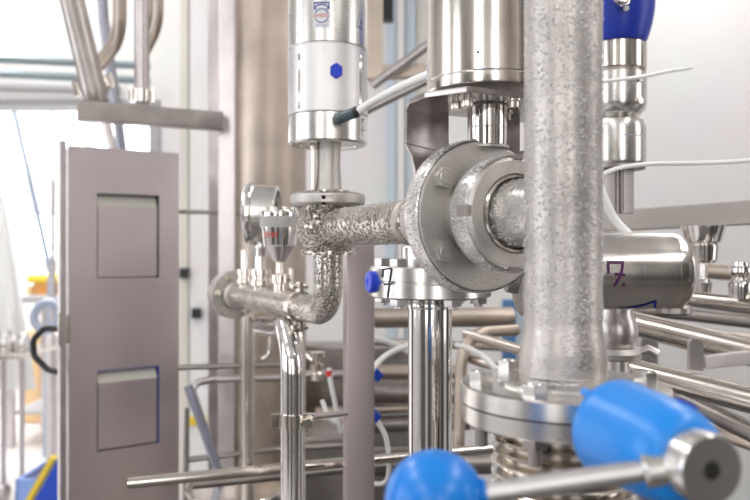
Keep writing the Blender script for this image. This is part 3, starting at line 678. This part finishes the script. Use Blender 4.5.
b = NB(); tube(b, [rp+rd*.012, kb-rd*.018], .0049, 28); link('rod', b, 'blasted', t)
b = NB(); R_ = .0254*SL; lathe(b, [(0, -R_)]+[(R_*math.sin(a), -R_*math.cos(a)) for a in [PI*i/28 for i in range(1, 27)]]+[(.007, R_*.975), (.007, R_+.001), (0, R_+.001)], frame(kb, -rd), 48); link('ball_knob', b, 'blueball', t, 60)
b = NB(); tube(b, [LB-LD*.062, Vector((VX+.012, VY-.056, LB.z))], .010, 24); link('spindle', b, 'satin', t)

# ================================================================ FROSTED ELBOW AND THE PIPE RUNNING BACK LEFT
PE = W(235, 293, 1.2); C0 = Vector((LX, YL, CAMZ+zl(312)))
PE.z = C0.z
t = thing('elbow_pipe', 'dewy steel elbow under the left valve running back to a round flange', 'pipe', C0)
b = NB(); tube(b, fillet([Vector((LX, YL, CAMZ+zl(255.3))), C0, PE], .045, 14), .0178, 36); link('tube', b, 'wetfine', t)
pd = (PE-C0).normalized()
EM = frame(PE, -pd, Z)
b = NB(); cyl(b, EM, .040, -.012, 0, 48, .0015); cyl(b, EM, .040, -.026, -.013, 48, .0015); cyl(b, EM, .023, 0, .018, 32); link('end_flange', b, 'cast', t)
for k in range(6):
    a = 2*PI*k/6+.4; b = NB(); hexa(b, EM @ Matrix.Translation((.031*math.cos(a), .031*math.sin(a), 0)), .006, 0, .006); link('hexagon_bolt', b, 'polished', t)
def along(k): return C0+(PE-C0)*k
# strap clamp round it
c = along(.24); MX = frame(c, pd, Z)
b = NB(); lathe(b, [(.0178, -.007), (.0205, -.007), (.0205, .007), (.0178, .007)], MX, 36)
for s in (1, -1): box(b, MX @ Matrix.Translation((s*.026, 0, 0)), .014, .006, -.007, .007, .0008); cyl(b, MX @ Matrix.Translation((s*.027, 0, 0)) @ Matrix.Rotation(PI/2, 4, 'X'), .0035, -.011, .011, 12)
link('strap_clamp', b, 'polished', t)
drops(t, lambda rnd: (lambda k, a: (along(k)+(frame(C0, pd).to_3x3() @ Vector((math.cos(a), math.sin(a), 0)))*.0178, frame(C0, pd).to_3x3() @ Vector((math.cos(a), math.sin(a), 0))))(rnd.uniform(.1, .8), rnd.uniform(0, 2*PI)), 500, .0004, .0012, 31)
# sockets on the pipe
def socket(k, r, h, name, parent, mat='polished'):
    c = along(k); b = NB(); lathe(b, [(0, .008), (r*.7, .008), (r*.72, .020), (r, .022), (r, .022+h*.3), (r*.85, .022+h*.34), (r*.85, .022+h*.6), (r, .022+h*.64), (r*.98, .022+h), (0, .022+h)], frame(c, Z), 28); return link(name, b, mat, parent), c
# ---- pressure gauge
c = along(.66)
t = thing('pressure_gauge', 'round steel pressure gauge turned sideways on the frosted pipe', 'gauge', c+Vector((0, 0, .02)))
socket(.66, .0165, .024, 'socket', t); Yg = c.y
g = Vector((W(264, 0, Yg).x, Yg, CAMZ-(214-250)/F*Yg))
b = NB(); tube(b, [c+Vector((0, 0, .04)), Vector((c.x, c.y, g.z-.04)), g-Vector((0, 0, .03))], .0085, 18); hexa(b, frame((c.x, c.y, g.z-.064), Z), .012, 0, .014); link('stem', b, 'mirror', t)
gd = Vector((1, -.03, 0)).normalized(); GM = frame(g, gd, Z)
b = NB(); lathe(b, [(0, -.028), (.040, -.028), (.045, -.025), (.0465, -.020), (.0465, -.014), (.044, -.012), (.044, .016), (.0425, .021), (.036, .022), (.035, .014), (0, .014)], GM, 60); gc = link('case', b, 'lathed', t)
b = NB(); lathe(b, [(0, .0150), (.0352, .0150), (.0352, .0142), (0, .0142)], GM, 40); link('dial', b, 'glassdark', gc)
b = NB(); lathe(b, [(.0463, -.0205), (.0475, -.019), (.0475, -.015), (.0463, -.0135)], GM, 60); link('bezel_ring', b, 'mirror', gc)
# ---- second fitting left
c = along(.86)
t = thing('sample_fitting', 'short steel fitting next to the end flange of the frosted pipe', 'fitting', c+Vector((0, 0, .02)))
socket(.86, .0135, .022, 'socket', t)
b = NB(); tube(b, [c+Vector((0, 0, .03)), c+Vector((0, 0, .075))], .0065, 16); link('stem', b, 'mirror', t)
# ---- transmitter
c = along(.44); Yt = c.y
t = thing('pressure_transmitter', 'steel pressure transmitter with a white label beside the gauge', 'sensor', c+Vector((0, 0, .02)))
zt_ = lambda py: CAMZ-(py-250)/F*Yt
TX = c.x
TM = Matrix.Translation((TX, Yt, 0)); rT = S(19.5, Yt)
b = NB(); lathe(b, [(0, zt_(246)), (rT*.82, zt_(246)), (rT*.86, zt_(243)), (rT, zt_(216)), (rT, zt_(213)), (rT*.95, zt_(211)), (0, zt_(211))], TM, 48); hd = link('head', b, 'mirror', t)
b = NB(); lathe(b, [(rT*1.004, zt_(227.5)), (rT*1.012, zt_(216.5))], TM, 48, -PI, -.05); bmesh.ops.solidify(b, geom=b.faces[:], thickness=.0004); lab = link('label_band', b, 'paper', t)
b = NB(); f = wrap(TM, rT*1.03, -PI/2, zt_(235)); text(b, 'E+H', .012, wrap(TM, rT*.97, -1.95, zt_(235.5)), .0006); link('red_lettering', b, 'red', t)
b = NB(); text(b, 'P', .010, wrap(TM, rT*1.01, -.95, zt_(222)), .0006)
for k in range(3): strokes(b, [[(-.018, .004-k*.004), (.010, .004-k*.004)]], wrap(TM, rT*1.01, -1.9, zt_(222)), .0007, .0006)
link('label_print', b, 'grey', lab)
for k in range(8):
    a = 2*PI*k/8-.25; b = NB(); cyl(b, Matrix.Translation((TX+rT*.78*math.cos(a), Yt+rT*.78*math.sin(a), 0)), .0048, zt_(211.5), zt_(207.5), 14); link('screw', b, 'polished', t)
b = NB(); lathe(b, [(0, zt_(262)), (.0085, zt_(262)), (.0105, zt_(259)), (.021, zt_(247)), (.021, zt_(246)), (0, zt_(246))], TM, 40); link('cone', b, 'satin', t)
b = NB(); lathe(b, [(0, c.z+.01), (.009, c.z+.01), (.009, c.z+.028), (.0125, c.z+.029), (.0125, c.z+.040), (.006, c.z+.042), (.005, zt_(262)), (0, zt_(262))], TM, 32); cyl(b, Matrix.Translation((TX+.016, Yt, 0)), .004, c.z+.022, c.z+.05, 12); box(b, Matrix.Translation((TX+.009, Yt, 0)), .016, .008, c.z+.030, c.z+.036, .0008); link('clamp_fitting', b, 'polished', t)

# polished bent pipe with clamp, front left
YB = .93
BX = W(292.5, 0, YB).x
t = thing('bent_pipe', 'mirror polished pipe bending down in front of the square post', 'pipe', (BX, YB, 0))
b = NB(); tube(b, fillet([W(262, 326, 1.14), W(292.5, 328, YB), Vector((BX, YB, 0))], .055, 12), S(11.8, YB), 36); link('tube', b, 'mirror', t)
b = NB(); MX = Matrix.Translation((BX, YB, CAMZ)); z_ = -(420-250)/F*YB
lathe(b, [(.0152, z_-.009), (.0178, z_-.009), (.0178, z_+.009), (.0152, z_+.009)], MX, 36)
for s in (-1, 1): box(b, MX @ Matrix.Translation((s*.022, -.002, 0)), .012, .009, z_-.009, z_+.009, .0008)
cyl(b, frame((BX+.022, YB-.002, CAMZ+z_), (0, 1, 0)), .0042, -.012, .012, 14); hexa(b, frame((BX+.022, YB-.002, CAMZ+z_), (0, -1, 0)), .006, .008, .013); link('pipe_clamp', b, 'polished', t)
b = NB(); tube(b, [Vector((BX+.022, YB, CAMZ+z_+.004)), W(346, 413, 1.0)], .0042, 14); link('clamp_rod', b, 'satin', t)
pipe('bent_pipe', 'second bent pipe partly hidden behind the mirror polished one', [W(276, 320, 1.25), W(300, 330, 1.05), Vector((W(300, 0, 1.02).x, 1.02, 0))], S(6, 1.0), 'polished', bend=.05)

# square post
b = NB(); c = W(358.5, 0, 1.02); PMx = Matrix.Translation((c.x, 1.02, 0)) @ Matrix.Rotation(math.radians(9), 4, 'Z')
hw = S(29, 1.0)/2
prism(b, [(-hw, -hw), (hw, -hw), (hw, hw), (-hw, hw)], PMx, 0, W(0, 236, 1.0).z, .003)
tag(link('square_post', b, 'sheet'), 'square steel post ending behind the beaded pipe', 'post')

# slim pipe under end flange
pipe('slim_pipe', 'slim upright steel pipe dropping from the round end flange', [W(248, 316, 1.24), W(248, 462, 1.24), W(248, 700, 1.24)], S(6.5, 1.24), 'polished')
pipe('long_rod', 'long open-ended steel pipe crossing the lower left toward the centre', [W(127.5, 483, .98), W(520, 446, 1.16)], S(5.6, 1.0), 'polished')
pipe('dark_pipe', 'dull steel pipe lying just below the long open-ended one', [W(192, 485, 1.16), W(420, 462, 1.3)], S(4.5, 1.15), 'dark')

# ================================================================ LOWER LEFT BACKGROUND PIPEWORK
Yb = 1.5
pipe('cross_pipe', 'thin steel pipe crossing right of the cabinet at handle height', [W(178, 367.5, Yb), W(300, 364, Yb+.05)], S(2.8, Yb), 'dark')
pipe('cross_pipe', 'thin steel pipe below, joined to the slanted bluish pipe', [W(216, 462, Yb-.05), W(190, 384, Yb), W(214, 379, Yb+.03), W(345, 376, Yb+.1)], S(3.8, Yb), 'satin', bend=.02)
pipe('cross_pipe', 'thin steel pipe leaving the cabinet beside the upper pocket', [W(168, 211.5, 1.66), W(240, 213, 1.67)], S(2, 1.7), 'dark')
pipe('slanted_pipe', 'dark slanted pipe crossing behind the slim upright pipe', [W(186, 460, 1.45), W(276, 449, 1.5), W(345, 445, 1.5)], S(3, 1.4), 'dark')
pipe('curved_pipe', 'small pipe hooking upward left of the bent polished pipe', [W(262, 359, 1.45), W(270, 355, 1.45), W(272, 330, 1.45)], S(2.6, 1.4), 'polished', bend=.02)
pipe('slanted_pipe', 'bluish slanted steel pipe low between cabinet and tall post', [W(188, 386, 1.38), W(218, 470, 1.38), W(221, 560, 1.38)], S(4.5, 1.38), plain('blue_grey_steel', (.33, .34, .42), .3, 1))
for (px, py, m_, lab) in ((185, 273, 'black', 'small dark switch box on the wall right of the cabinet, upper one'), (197, 313, 'black', 'small dark switch box on the wall right of the cabinet, lower one')):
    b = NB(); c = W(px, py, Y1-.02); abox(b, c.x-.02, c.x+.02, Y1-.05, Y1-.011, c.z-.024, c.z+.024, .004); tag(link('switch_box', b, m_), lab, 'switch')
for px, py, lab in ((195, 421, 'left of the two yellow wall tags low behind the slanted pipe'), (213, 419, 'right of the two yellow wall tags low behind the slanted pipe')):
    b = NB(); c = W(px, py, Y1-.02); abox(b, c.x-.025, c.x+.025, Y1-.03, Y1-.011, c.z-.02, c.z+.02, .004); tag(link('wall_tag', b, 'yellow'), lab, 'tag')
# tall cone thing at (187,430) and round tank rims low
pipe('slim_pipe', 'short dark upright pipe beside the cabinet edge', [W(187, 408, 1.4), W(185, 500, 1.4), W(185, 600, 1.4)], S(2.4, 1.4), 'dark')
t = thing('round_tank', 'low round steel tank with a bright rim at the bottom left centre', 'tank', (W(238, 0, 1.35).x, 1.37, 0))
MX = Matrix.Translation((W(240, 0, 1.37).x, 1.37, 0)); zr = W(0, 486, 1.37).z
b = NB(); lathe(b, [(0, 0), (.095, 0), (.095, zr-.01), (.100, zr-.005), (.100, zr), (.094, zr+.002), (.0, zr+.014)], MX, 56); link('shell', b, 'polished', t)
b = NB(); tube(b, [MX @ Vector((.1*math.cos(a), .1*math.sin(a), zr)) for a in [2*PI*i/40 for i in range(41)]], .004, 10); link('rim', b, 'mirror', t)
# big dull machine block behind
t = thing('machine_housing', 'dull steel machine housing low behind the square post', 'machine', (W(320, 0, 1.4).x, 1.5, 0))
b = NB(); abox(b, W(262, 0, 2.2).x, W(412, 0, 2.2).x, 2.08, 2.2, 0, W(0, 345, 2.1).z, .01); link('back_plate', b, 'dark', t)
b = NB(); MX = Matrix.Translation((W(330, 0, 1.6).x, 1.68, 0)); prism(b, [(-.060, -.09), (.060, -.09), (.060, .09), (-.060, .09)], MX, 0, W(0, 434, 1.62).z, .012); link('gearbox', b, 'dark', t)
b = NB(); tube(b, [W(316, 420, 1.95), W(350, 420, 1.95)], .035, 24); link('cross_drum', b, 'warm', t)
t = thing('small_valve', 'small steel valve with a pale tube left of the square post', 'valve', W(318, 376, 1.3))
b = NB(); tube(b, [W(300, 374, 1.3), W(345, 374, 1.3)], S(4, 1.3), 18); link('tube', b, 'satin', t)
b = NB(); lathe(b, [(0, -.016), (.011, -.016), (.012, -.004), (.009, 0), (.012, .004), (.012, .012), (.006, .014), (.006, .024), (.014, .026), (.014, .034), (0, .034)], frame(W(317, 371, 1.28), Z), 24); link('body', b, 'polished', t)
b = NB(); tube(b, [W(314, 360, 1.28), W(302, 352, 1.30), W(296, 345, 1.33)], .006, 14); link('arm', b, 'polished', t)
b = NB(); tube(b, smooth([W(329, 368, 1.24), W(331, 384, 1.24), W(337, 412, 1.25), W(341, 432, 1.27)]), .0042, 12); tag(link('air_tube', b, 'tube'), 'pale plastic tube with a red ring left of the square post', 'tube')
b = NB(); cyl(b, frame(W(329, 374, 1.24), Z), .0055, -.004, .006, 16); tag(link('ring_marker', b, 'red'), 'red ring around the top of the pale plastic tube', 'marker')
b = NB(); tube(b, smooth([W(322, 400, 1.3), W(330, 418, 1.3), W(345, 428, 1.32)]), .0042, 12); tag(link('air_tube', b, 'tube'), 'short pale tube crossing low left of the square post', 'tube')

# ================================================================ CENTRE BACKGROUND (between square post and vertical pipe)
Yc = 1.35
spec = [
 ((372, 318, 1.30), (512, 317, 1.34), 10, 'warm', 'thick brownish pipe just under the drain flange, behind the drain pipe'),
 ((350, 340, 1.50), (520, 348, 1.45), 4, 'polished', 'thin bright pipe below the thick brownish one'),
 ((352, 372, 1.42), (462, 372, 1.42), 7, 'warm', 'brownish pipe left of the drain pipe, third from the top'),
 ((352, 391, 1.36), (470, 393, 1.36), 11, 'dark', 'thick dull pipe left of the drain pipe, just above the thin brassy one'),
 ((352, 410, 1.33), (470, 407, 1.33), 2.5, 'warm', 'thin brassy pipe left of the drain pipe'),
 ((352, 425, 1.36), (470, 421, 1.36), 9, 'dark', 'dull pipe left of the drain pipe, below the thin brassy one'),
 ((352, 462, 1.40), (490, 460, 1.40), 14, 'dark', 'lowest thick dull pipe behind the blue ball knob'),
 ((466, 334, 1.25), (524, 351, 1.12), 5, 'polished', 'short bright pipe slanting down toward the large vertical pipe'),
 ((462, 356, 1.25), (520, 376, 1.12), 4.5, 'polished', 'bright pipe slanting down above the hexagon bolt of the big flange'),
 ((455, 316, 1.6), (530, 325, 1.55), 6, 'warm', 'far brownish pipe left of the large vertical pipe'),
]
for p, q, r, m_, lab in spec: pipe('background_pipe', lab, [W(*p), W(*q)], S(r, p[2]), m_)
pipe('curved_pipe', 'brownish pipe curving downward right of the drain pipe', [W(516, 330, 1.3), W(462, 334, 1.22), W(457, 500, 1.2)], S(6, 1.22), 'warm', bend=.06)
b = NB(); c = W(510, 0, 1.45); abox(b, c.x-.012, c.x+.012, 1.45, 1.48, 0, W(0, 300, 1.45).z, .003)
tag(link('blue_column', b, plain('steel_blue_paint', (.10, .24, .50), .4)), 'narrow blue column just left of the large vertical pipe', 'post')
b = NB(); abox(b, c.x+.013, c.x+.05, 1.46, 1.49, 0, W(0, 300, 1.45).z, .003)
tag(link('pale_column', b, 'wallblue'), 'narrow pale column beside the blue one', 'post')
for pts, lab, r in (
    ([(352, 398, 1.03), (375, 366, 1.15), (390, 353, 1.2), (415, 343, 1.22)], 'pale tube curving up to the drain pipe from the square post', 3.4),
    ([(368, 408, 1.1), (378, 422, 1.1), (386, 438, 1.1), (389, 462, 1.1), (387, 480, 1.1), (378, 484, 1.12), (366, 480, 1.14)], 'pale tube hanging in a loop right of the square post', 2.4),
    ([(457, 345, 1.2), (470, 349, 1.1), (485, 358, 1.08), (500, 372, 1.0), (512, 369, .9), (522, 371, .8)], 'pale tube looping behind the bolt of the big flange', 2.6),
    ([(374, 338, 1.35), (392, 343, 1.35), (410, 352, 1.35)], 'short white tube slanting down behind the drain pipe', 3)):
    b = NB(); tube(b, smooth([W(*p) for p in pts]), S(r, pts[0][2]), 14); tag(link('air_tube', b, 'tube'), lab, 'tube')
for px, py, lab in ((377, 374, 'upper blue clip right of the square post'), (375, 415, 'lower blue clip right of the square post')):
    b = NB(); c = W(px, py, 1.09); prism(b, [(-.010, -.006), (.002, -.012), (.010, -.002), (.0, .010)], Matrix(((1, 0, 0, c.x), (0, 0, 1, c.y), (0, 1, 0, c.z), (0, 0, 0, 1))), -.004, .004, .001); tag(link('blue_clip', b, 'royal'), lab, 'clip')

# frame behind: beige post, beam, slanting braces
b = NB(); c = W(375, 0, 1.7); abox(b, c.x-S(8, 1.7), c.x+S(8, 1.7), 1.68, 1.72, W(0, 80, 1.7).z, H, .003)
tag(link('hanging_post', b, 'warm'), 'beige steel post coming down right of the left valve', 'post')
b = NB(); beam(b, W(367, 73, 1.7), W(560, 68, 1.72), S(13, 1.7), S(13, 1.7), .003); tag(link('upper_beam', b, 'warm'), 'beige steel beam running behind the centre actuator', 'beam')
pipe('brace_pipe', 'upper slanting brace pipe behind the centre actuator', [W(372, 86, 1.66), W(446, 32, 1.66)], S(5, 1.6), 'satin')
pipe('brace_pipe', 'lower slanting brace pipe under the white air tube', [W(346, 120, 1.66), W(462, 63, 1.66)], S(5, 1.6), 'satin')
b = NB(); c = W(388, 0, 2.9); abox(b, c.x-.022, c.x+.022, 2.88, 2.92, W(0, 22, 2.9).z, H, .003); tag(link('cable_duct', b, 'black'), 'short black duct at the top between the two actuators', 'duct')

# white air tube of the left valve
b = NB(); st = ql+(q1-q0).normalized()*.004
tube(b, smooth([st, W(372, 102, .80), W(398, 88, .74), W(428, 75, .69), W(440, 72, .68)]), .0044, 16); tag(link('air_tube', b, 'tube'), 'white air tube from the left valve to the centre actuator', 'tube')

# ================================================================ RIGHT: BLUE-HEADED CONTROL VALVE
YR = 1.0; RX = W(617, 0, YR).x; RM = Matrix.Translation((RX, YR, CAMZ))
def zr_(py): return -(py-250)/F*YR
t = thing('control_valve', 'steel control valve with a deep blue dome behind the vertical pipe', 'valve', (RX, YR, CAMZ+zr_(214)))
R_ = S(36, YR)
b = NB(); lathe(b, [(0, zr_(45)), (S(27, YR), zr_(45)), (S(29.5, YR), zr_(40)), (S(33, YR), zr_(28)), (S(35.4, YR), zr_(14)), (S(36, YR), zr_(4)), (S(35.4, YR), zr_(3.2)), (0, zr_(3.2))], RM, 56); dm = link('dome', b, 'dome', t)
b = NB(); lathe(b, [(0, zr_(2.8)), (S(35.4, YR), zr_(2.8)), (S(36, YR), zr_(2)), (S(35, YR), zr_(-14)), (S(29, YR), zr_(-32)), (S(17, YR), zr_(-46)), (0, zr_(-50))], RM, 56); link('dome_lid', b, 'dome', t)
b = NB(); tube(b, [Vector((RX-.010, YR-.044, CAMZ+zr_(14))), Vector((RX-.016, YR-.075, CAMZ+zr_(14)))], .009, 20); hexa(b, frame((RX-.014, YR-.062, CAMZ+zr_(14)), (-.1, -1, 0)), .012, -.006, .004); link('cable_gland', b, 'polished', t)
b = NB(); tube(b, [Vector((RX-.004, YR-.043, CAMZ+zr_(20))), Vector((RX-.004, YR-.050, CAMZ+zr_(20)))], .0035, 14); link('signal_stud', b, 'white', t)
b = NB(); cyl(b, RM, S(28, YR), zr_(72), zr_(46), 56, .001); link('collar', b, 'polished', t)
b = NB(); cyl(b, RM, S(26, YR), zr_(84), zr_(72), 56, .0); link('gap_ring', b, 'dark', t)
b = NB(); lathe(b, [(0, zr_(116)), (S(22, YR), zr_(116)), (S(26.5, YR), zr_(111)), (S(28, YR), zr_(105)), (S(28, YR), zr_(76)), (0, zr_(76))], RM, 56); cb_ = link('mounting_clamp', b, 'lathed', t)
for py in (85, 106):
    b = NB(); f = wrap(RM, S(28, YR), -1.1, zr_(py)); cyl(b, frame(f(0, 0), f(0, 0)-(RM.translation+Vector((0, 0, zr_(py))))), .0042, -.001, .004, 16); link('screw', b, 'polished', t)
b = NB(); lathe(b, [(0, zr_(165)), (S(26, YR), zr_(165)), (S(27.5, YR), zr_(162)), (S(27.5, YR), zr_(130)), (S(25, YR), zr_(122)), (S(18, YR), zr_(118.5)), (S(17, YR), zr_(116)), (0, zr_(116))], RM, 56); link('lower_housing', b, 'lathed', t)
b = NB(); strokes(b, [[(-.018, 0), (.016, 0)]], wrap(RM, S(27.5, YR), -1.2, zr_(139)), .0016, .0004); link('faint_line', b, 'lilac', t)
b = NB(); cyl(b, RM, S(27, YR), zr_(170), zr_(165.5), 40, .001); link('yoke_plate', b, 'dark', t)
for dx in (-8.5, 10):
    b = NB(); c = W(617+dx, 0, YR); abox(b, c.x-S(5, YR), c.x+S(5, YR), YR-.008, YR+.004, CAMZ+zr_(214), CAMZ+zr_(170), .001); link('yoke_leg', b, 'satin', t)
b = NB(); cyl(b, RM, S(4, YR), zr_(214), zr_(170), 20, 0); link('stem', b, 'dark', t)

# white tubes on the right
for pts, r, lab in (
    ([(592, 86, .80), (602, 82, .82), (640, 77, .86), (665, 72, .92), (691, 68, 1.02)], 1.9, 'thin white tube ending in the air beside the control valve'),
    ([(590, 182, .76), (601, 175, .80), (620, 168, .86), (650, 164, .9), (700, 163, .9), (752, 160, .88), (800, 150, .84)], 2.3, 'white tube running right across the pale wall'),
    ([(594, 150, .74), (597, 172, .74), (603, 196, .735), (615, 220, .73), (634, 240, .72)], 4, 'white tube dropping onto the horizontal actuator marked 7')):
    b = NB(); tube(b, smooth([W(*p) for p in pts]), S(r, .85), 14); tag(link('air_tube', b, 'tube'), lab, 'tube')

# beam at the right
b = NB(); beam(b, W(560, 224.5, 1.36), W(830, 208, .99), S(24, 1.1), S(23, 1.1), .0015)
tag(link('support_beam', b, plain('satin_beam_steel', (.40, .365, .335), .5, 1)), 'square steel beam running right above the horizontal actuator', 'beam')

# horizontal actuator
YA = .715; AC = W(596, 271, YA); HX0 = W(528, 0, YA).x; HX1 = W(684, 0, YA).x; rA = S(39, YA)*.99
t = thing('horizontal_actuator', 'steel actuator lying horizontally, marked 7 in purple ink', 'actuator', (AC.x, YA, AC.z-rA))
AM2 = frame(Vector((0, YA, AC.z)), (1, 0, 0), (0, -1, 0))
b = NB(); lathe(b, [(0, HX0), (rA, HX0), (rA, HX1-.018), (rA*.985, HX1-.010), (rA*.94, HX1-.005), (rA*.92, HX1-.004), (rA*.80, HX1), (0, HX1+.001)], AM2, 80); hc = link('housing', b, steel('turned_actuator_steel', (.78, .74, .70), .2, (1, .05, .05), 700, .1, mottle=.2, mscale=30, var=.06), t)
b = NB(); lathe(b, [(rA, HX1-.019), (rA*1.004, HX1-.0165), (rA*.99, HX1-.012)], AM2, 80); link('end_cap_bead', b, 'polished', t)
f = wrap(AM2, rA, 0, W(613, 0, YA-rA).x, 'H')
f = wrap(AM2, rA, 0, (616-375)/F*(YA-rA*.98), 'H')
b = NB(); k = .00092
strokes(b, [[(-8*k, -1*k), (-8*k, 9*k)], [(-8*k, 10*k), (7*k, 10*k)], [(7*k, 10*k), (5*k, -2*k), (0, -12*k), (-1*k, -14*k)], [(-1*k, -2*k), (8*k, -3*k)], [(8*k, -13*k), (8.6*k, -13*k)]], f, .0026, .0006); link('handwritten_mark', b, 'ink', t)
f = wrap(AM2, rA, 0, (652-375)/F*(YA-rA*.6), 'H')
a_ = 39*k
b = NB(); strokes(b, [[(-30*k, -50*k), (-14*k, -46*k), (2*k, -34*k), (6*k, -48*k)], [(-26*k, -49*k), (-10*k, -42*k)]], f, .0024, .0006); link('blue_mark', b, 'inkblue', t)
# mount of the actuator behind the pipe
b = NB(); lathe(b, [(0, HX0-.022), (rA*.55, HX0-.022), (rA*.6, HX0-.012), (rA*1.05, HX0-.010), (rA*1.15, HX0-.007), (rA*1.15, HX0), (0, HX0)], AM2, 56); link('mounting_flange', b, 'cast', t)
b = NB(); cyl(b, frame(Vector(((675-375)/F*YA, YA+.004, AC.z-rA+.004)), (0, 0, -1)), S(18, YA), 0, .009, 28); link('lower_boss', b, 'dark', t)

# small ball valve under it
YS = .83; t = thing('small_valve', 'small rounded steel valve with a clamp below the horizontal actuator', 'valve', W(614, 362, YS))
SM = Matrix.Translation((W(615, 0, YS).x, YS, CAMZ)); zs = lambda py: -(py-250)/F*YS
b = NB(); lathe(b, [(0, zs(348)), (S(16, YS), zs(348)), (S(20.5, YS), zs(341)), (S(22, YS), zs(331)), (S(20.5, YS), zs(321)), (S(17.5, YS), zs(314)), (S(17.5, YS), zs(306)), (0, zs(306))], SM, 40); link('body', b, 'satin', t)
b = NB(); lathe(b, [(0, zs(359)), (S(20, YS), zs(359)), (S(25, YS), zs(357)), (S(26, YS), zs(352)), (S(23, YS), zs(347)), (0, zs(347))], SM, 40); link('clamp', b, 'cast', t)
b = NB(); tube(b, [W(636, 353, YS-.01), W(648, 349, YS-.012), W(657, 354, YS-.014)], .0042, 14, rend=.006); link('wing_nut', b, 'satin', t)
b = NB(); cyl(b, SM, S(14, YS), zs(398), zs(359), 32, 0); link('stub', b, 'satin', t)

# cup fittings hanging under the beam and the squat fitting
t = thing('cup_fitting', 'cup-shaped steel fitting hanging under the beam', 'fitting', W(703, 262, 1.08))
CMx = Matrix.Translation((W(703, 0, 1.08).x, 1.08, CAMZ)); zq = lambda py: -(py-250)/F*1.08
b = NB(); lathe(b, [(0, zq(263)), (.016, zq(263)), (.020, zq(260)), (.022, zq(246)), (.020, zq(245)), (.026, zq(241)), (.032, zq(226)), (0, zq(226))], CMx, 40); link('cup', b, 'mirror', t)
b = NB(); cyl(b, CMx, .006, zq(280), zq(262), 20, 0); lathe(b, [(0, zq(292)), (.012, zq(292)), (.013, zq(282)), (.009, zq(279)), (0, zq(279))], CMx, 28); link('stem', b, 'mirror', t)
t = thing('squat_fitting', 'squat steel fitting standing on the upper right pipe', 'fitting', W(740, 293, 1.05))
CMx = Matrix.Translation((W(740, 0, 1.05).x, 1.05, CAMZ)); zq = lambda py: -(py-250)/F*1.05
b = NB(); lathe(b, [(0, zq(298)), (.015, zq(298)), (.0165, zq(290)), (.0165, zq(283)), (.013, zq(280)), (.0095, zq(278)), (.013, zq(275)), (.016, zq(272)), (.016, zq(268)), (.012, zq(266)), (.012, zq(262)), (0, zq(262))], CMx, 32); link('body', b, 'mirror', t)

# receding pipes at the lower right
spec = [
 ((560, 283, 1.45), (830, 315, .95), 8.5, 'polished', 'uppermost steel pipe at the lower right, carrying the squat fitting'),
 ((640, 266, 1.6), (830, 280, 1.25), 8, 'warm', 'short far pipe behind the squat fitting'),
 ((560, 300, 1.50), (830, 330, 1.15), 7, 'dark', 'dull far pipe under the horizontal actuator'),
 ((560, 306, 1.30), (830, 371, .86), 13, 'polished', 'second steel pipe at the lower right, resting on the flat bracket'),
 ((560, 352, 1.15), (830, 420, .78), 12.5, 'polished', 'third steel pipe at the lower right, passing above the blue lever'),
 ((560, 322, 1.6), (830, 347, 1.35), 5, 'warm', 'slim brownish pipe between the right-hand pipes'),
 ((640, 378, 1.12), (830, 470, .84), 10, 'dark', 'lowest dull pipe behind the blue lever'),
 ((620, 400, 1.2), (830, 470, .95), 7, 'warm', 'brownish pipe low behind the blue lever'),
]
for p, q, r, m_, lab in spec: pipe('process_pipe', lab, [W(*p), W(*q)], S(r, (p[2]+q[2])/2)*.98, m_, seg=28)
t = thing('flat_bracket', 'flat steel bracket holding the right-hand pipes', 'bracket', W(698, 370, .95))
b = NB(); c = W(697, 0, .93); prism(b, [(c.x-.0095, CAMZ-.155), (c.x+.0095, CAMZ-.157), (c.x+.0095, CAMZ-.122), (c.x+.004, CAMZ-.115), (c.x-.006, CAMZ-.115), (c.x-.0095, CAMZ-.119)], Matrix(((1, 0, 0, 0), (0, 0, 1, .935), (0, 1, 0, 0), (0, 0, 0, 1))), -.003, .003, .0006); link('plate', b, 'satin', t)
b = NB(); beam(b, W(704, 362, .945), W(800, 352, .93), S(10, .94), S(13, .94), .001); link('arm', b, 'satin', t)
b = NB(); c = W(757, 0, 1.15); abox(b, c.x-.02, c.x+.02, 1.6, 1.64, 0, CAMZ-.02, .003); tag(link('frame_post', b, 'satin'), 'steel post at the right edge behind the process pipes', 'post')
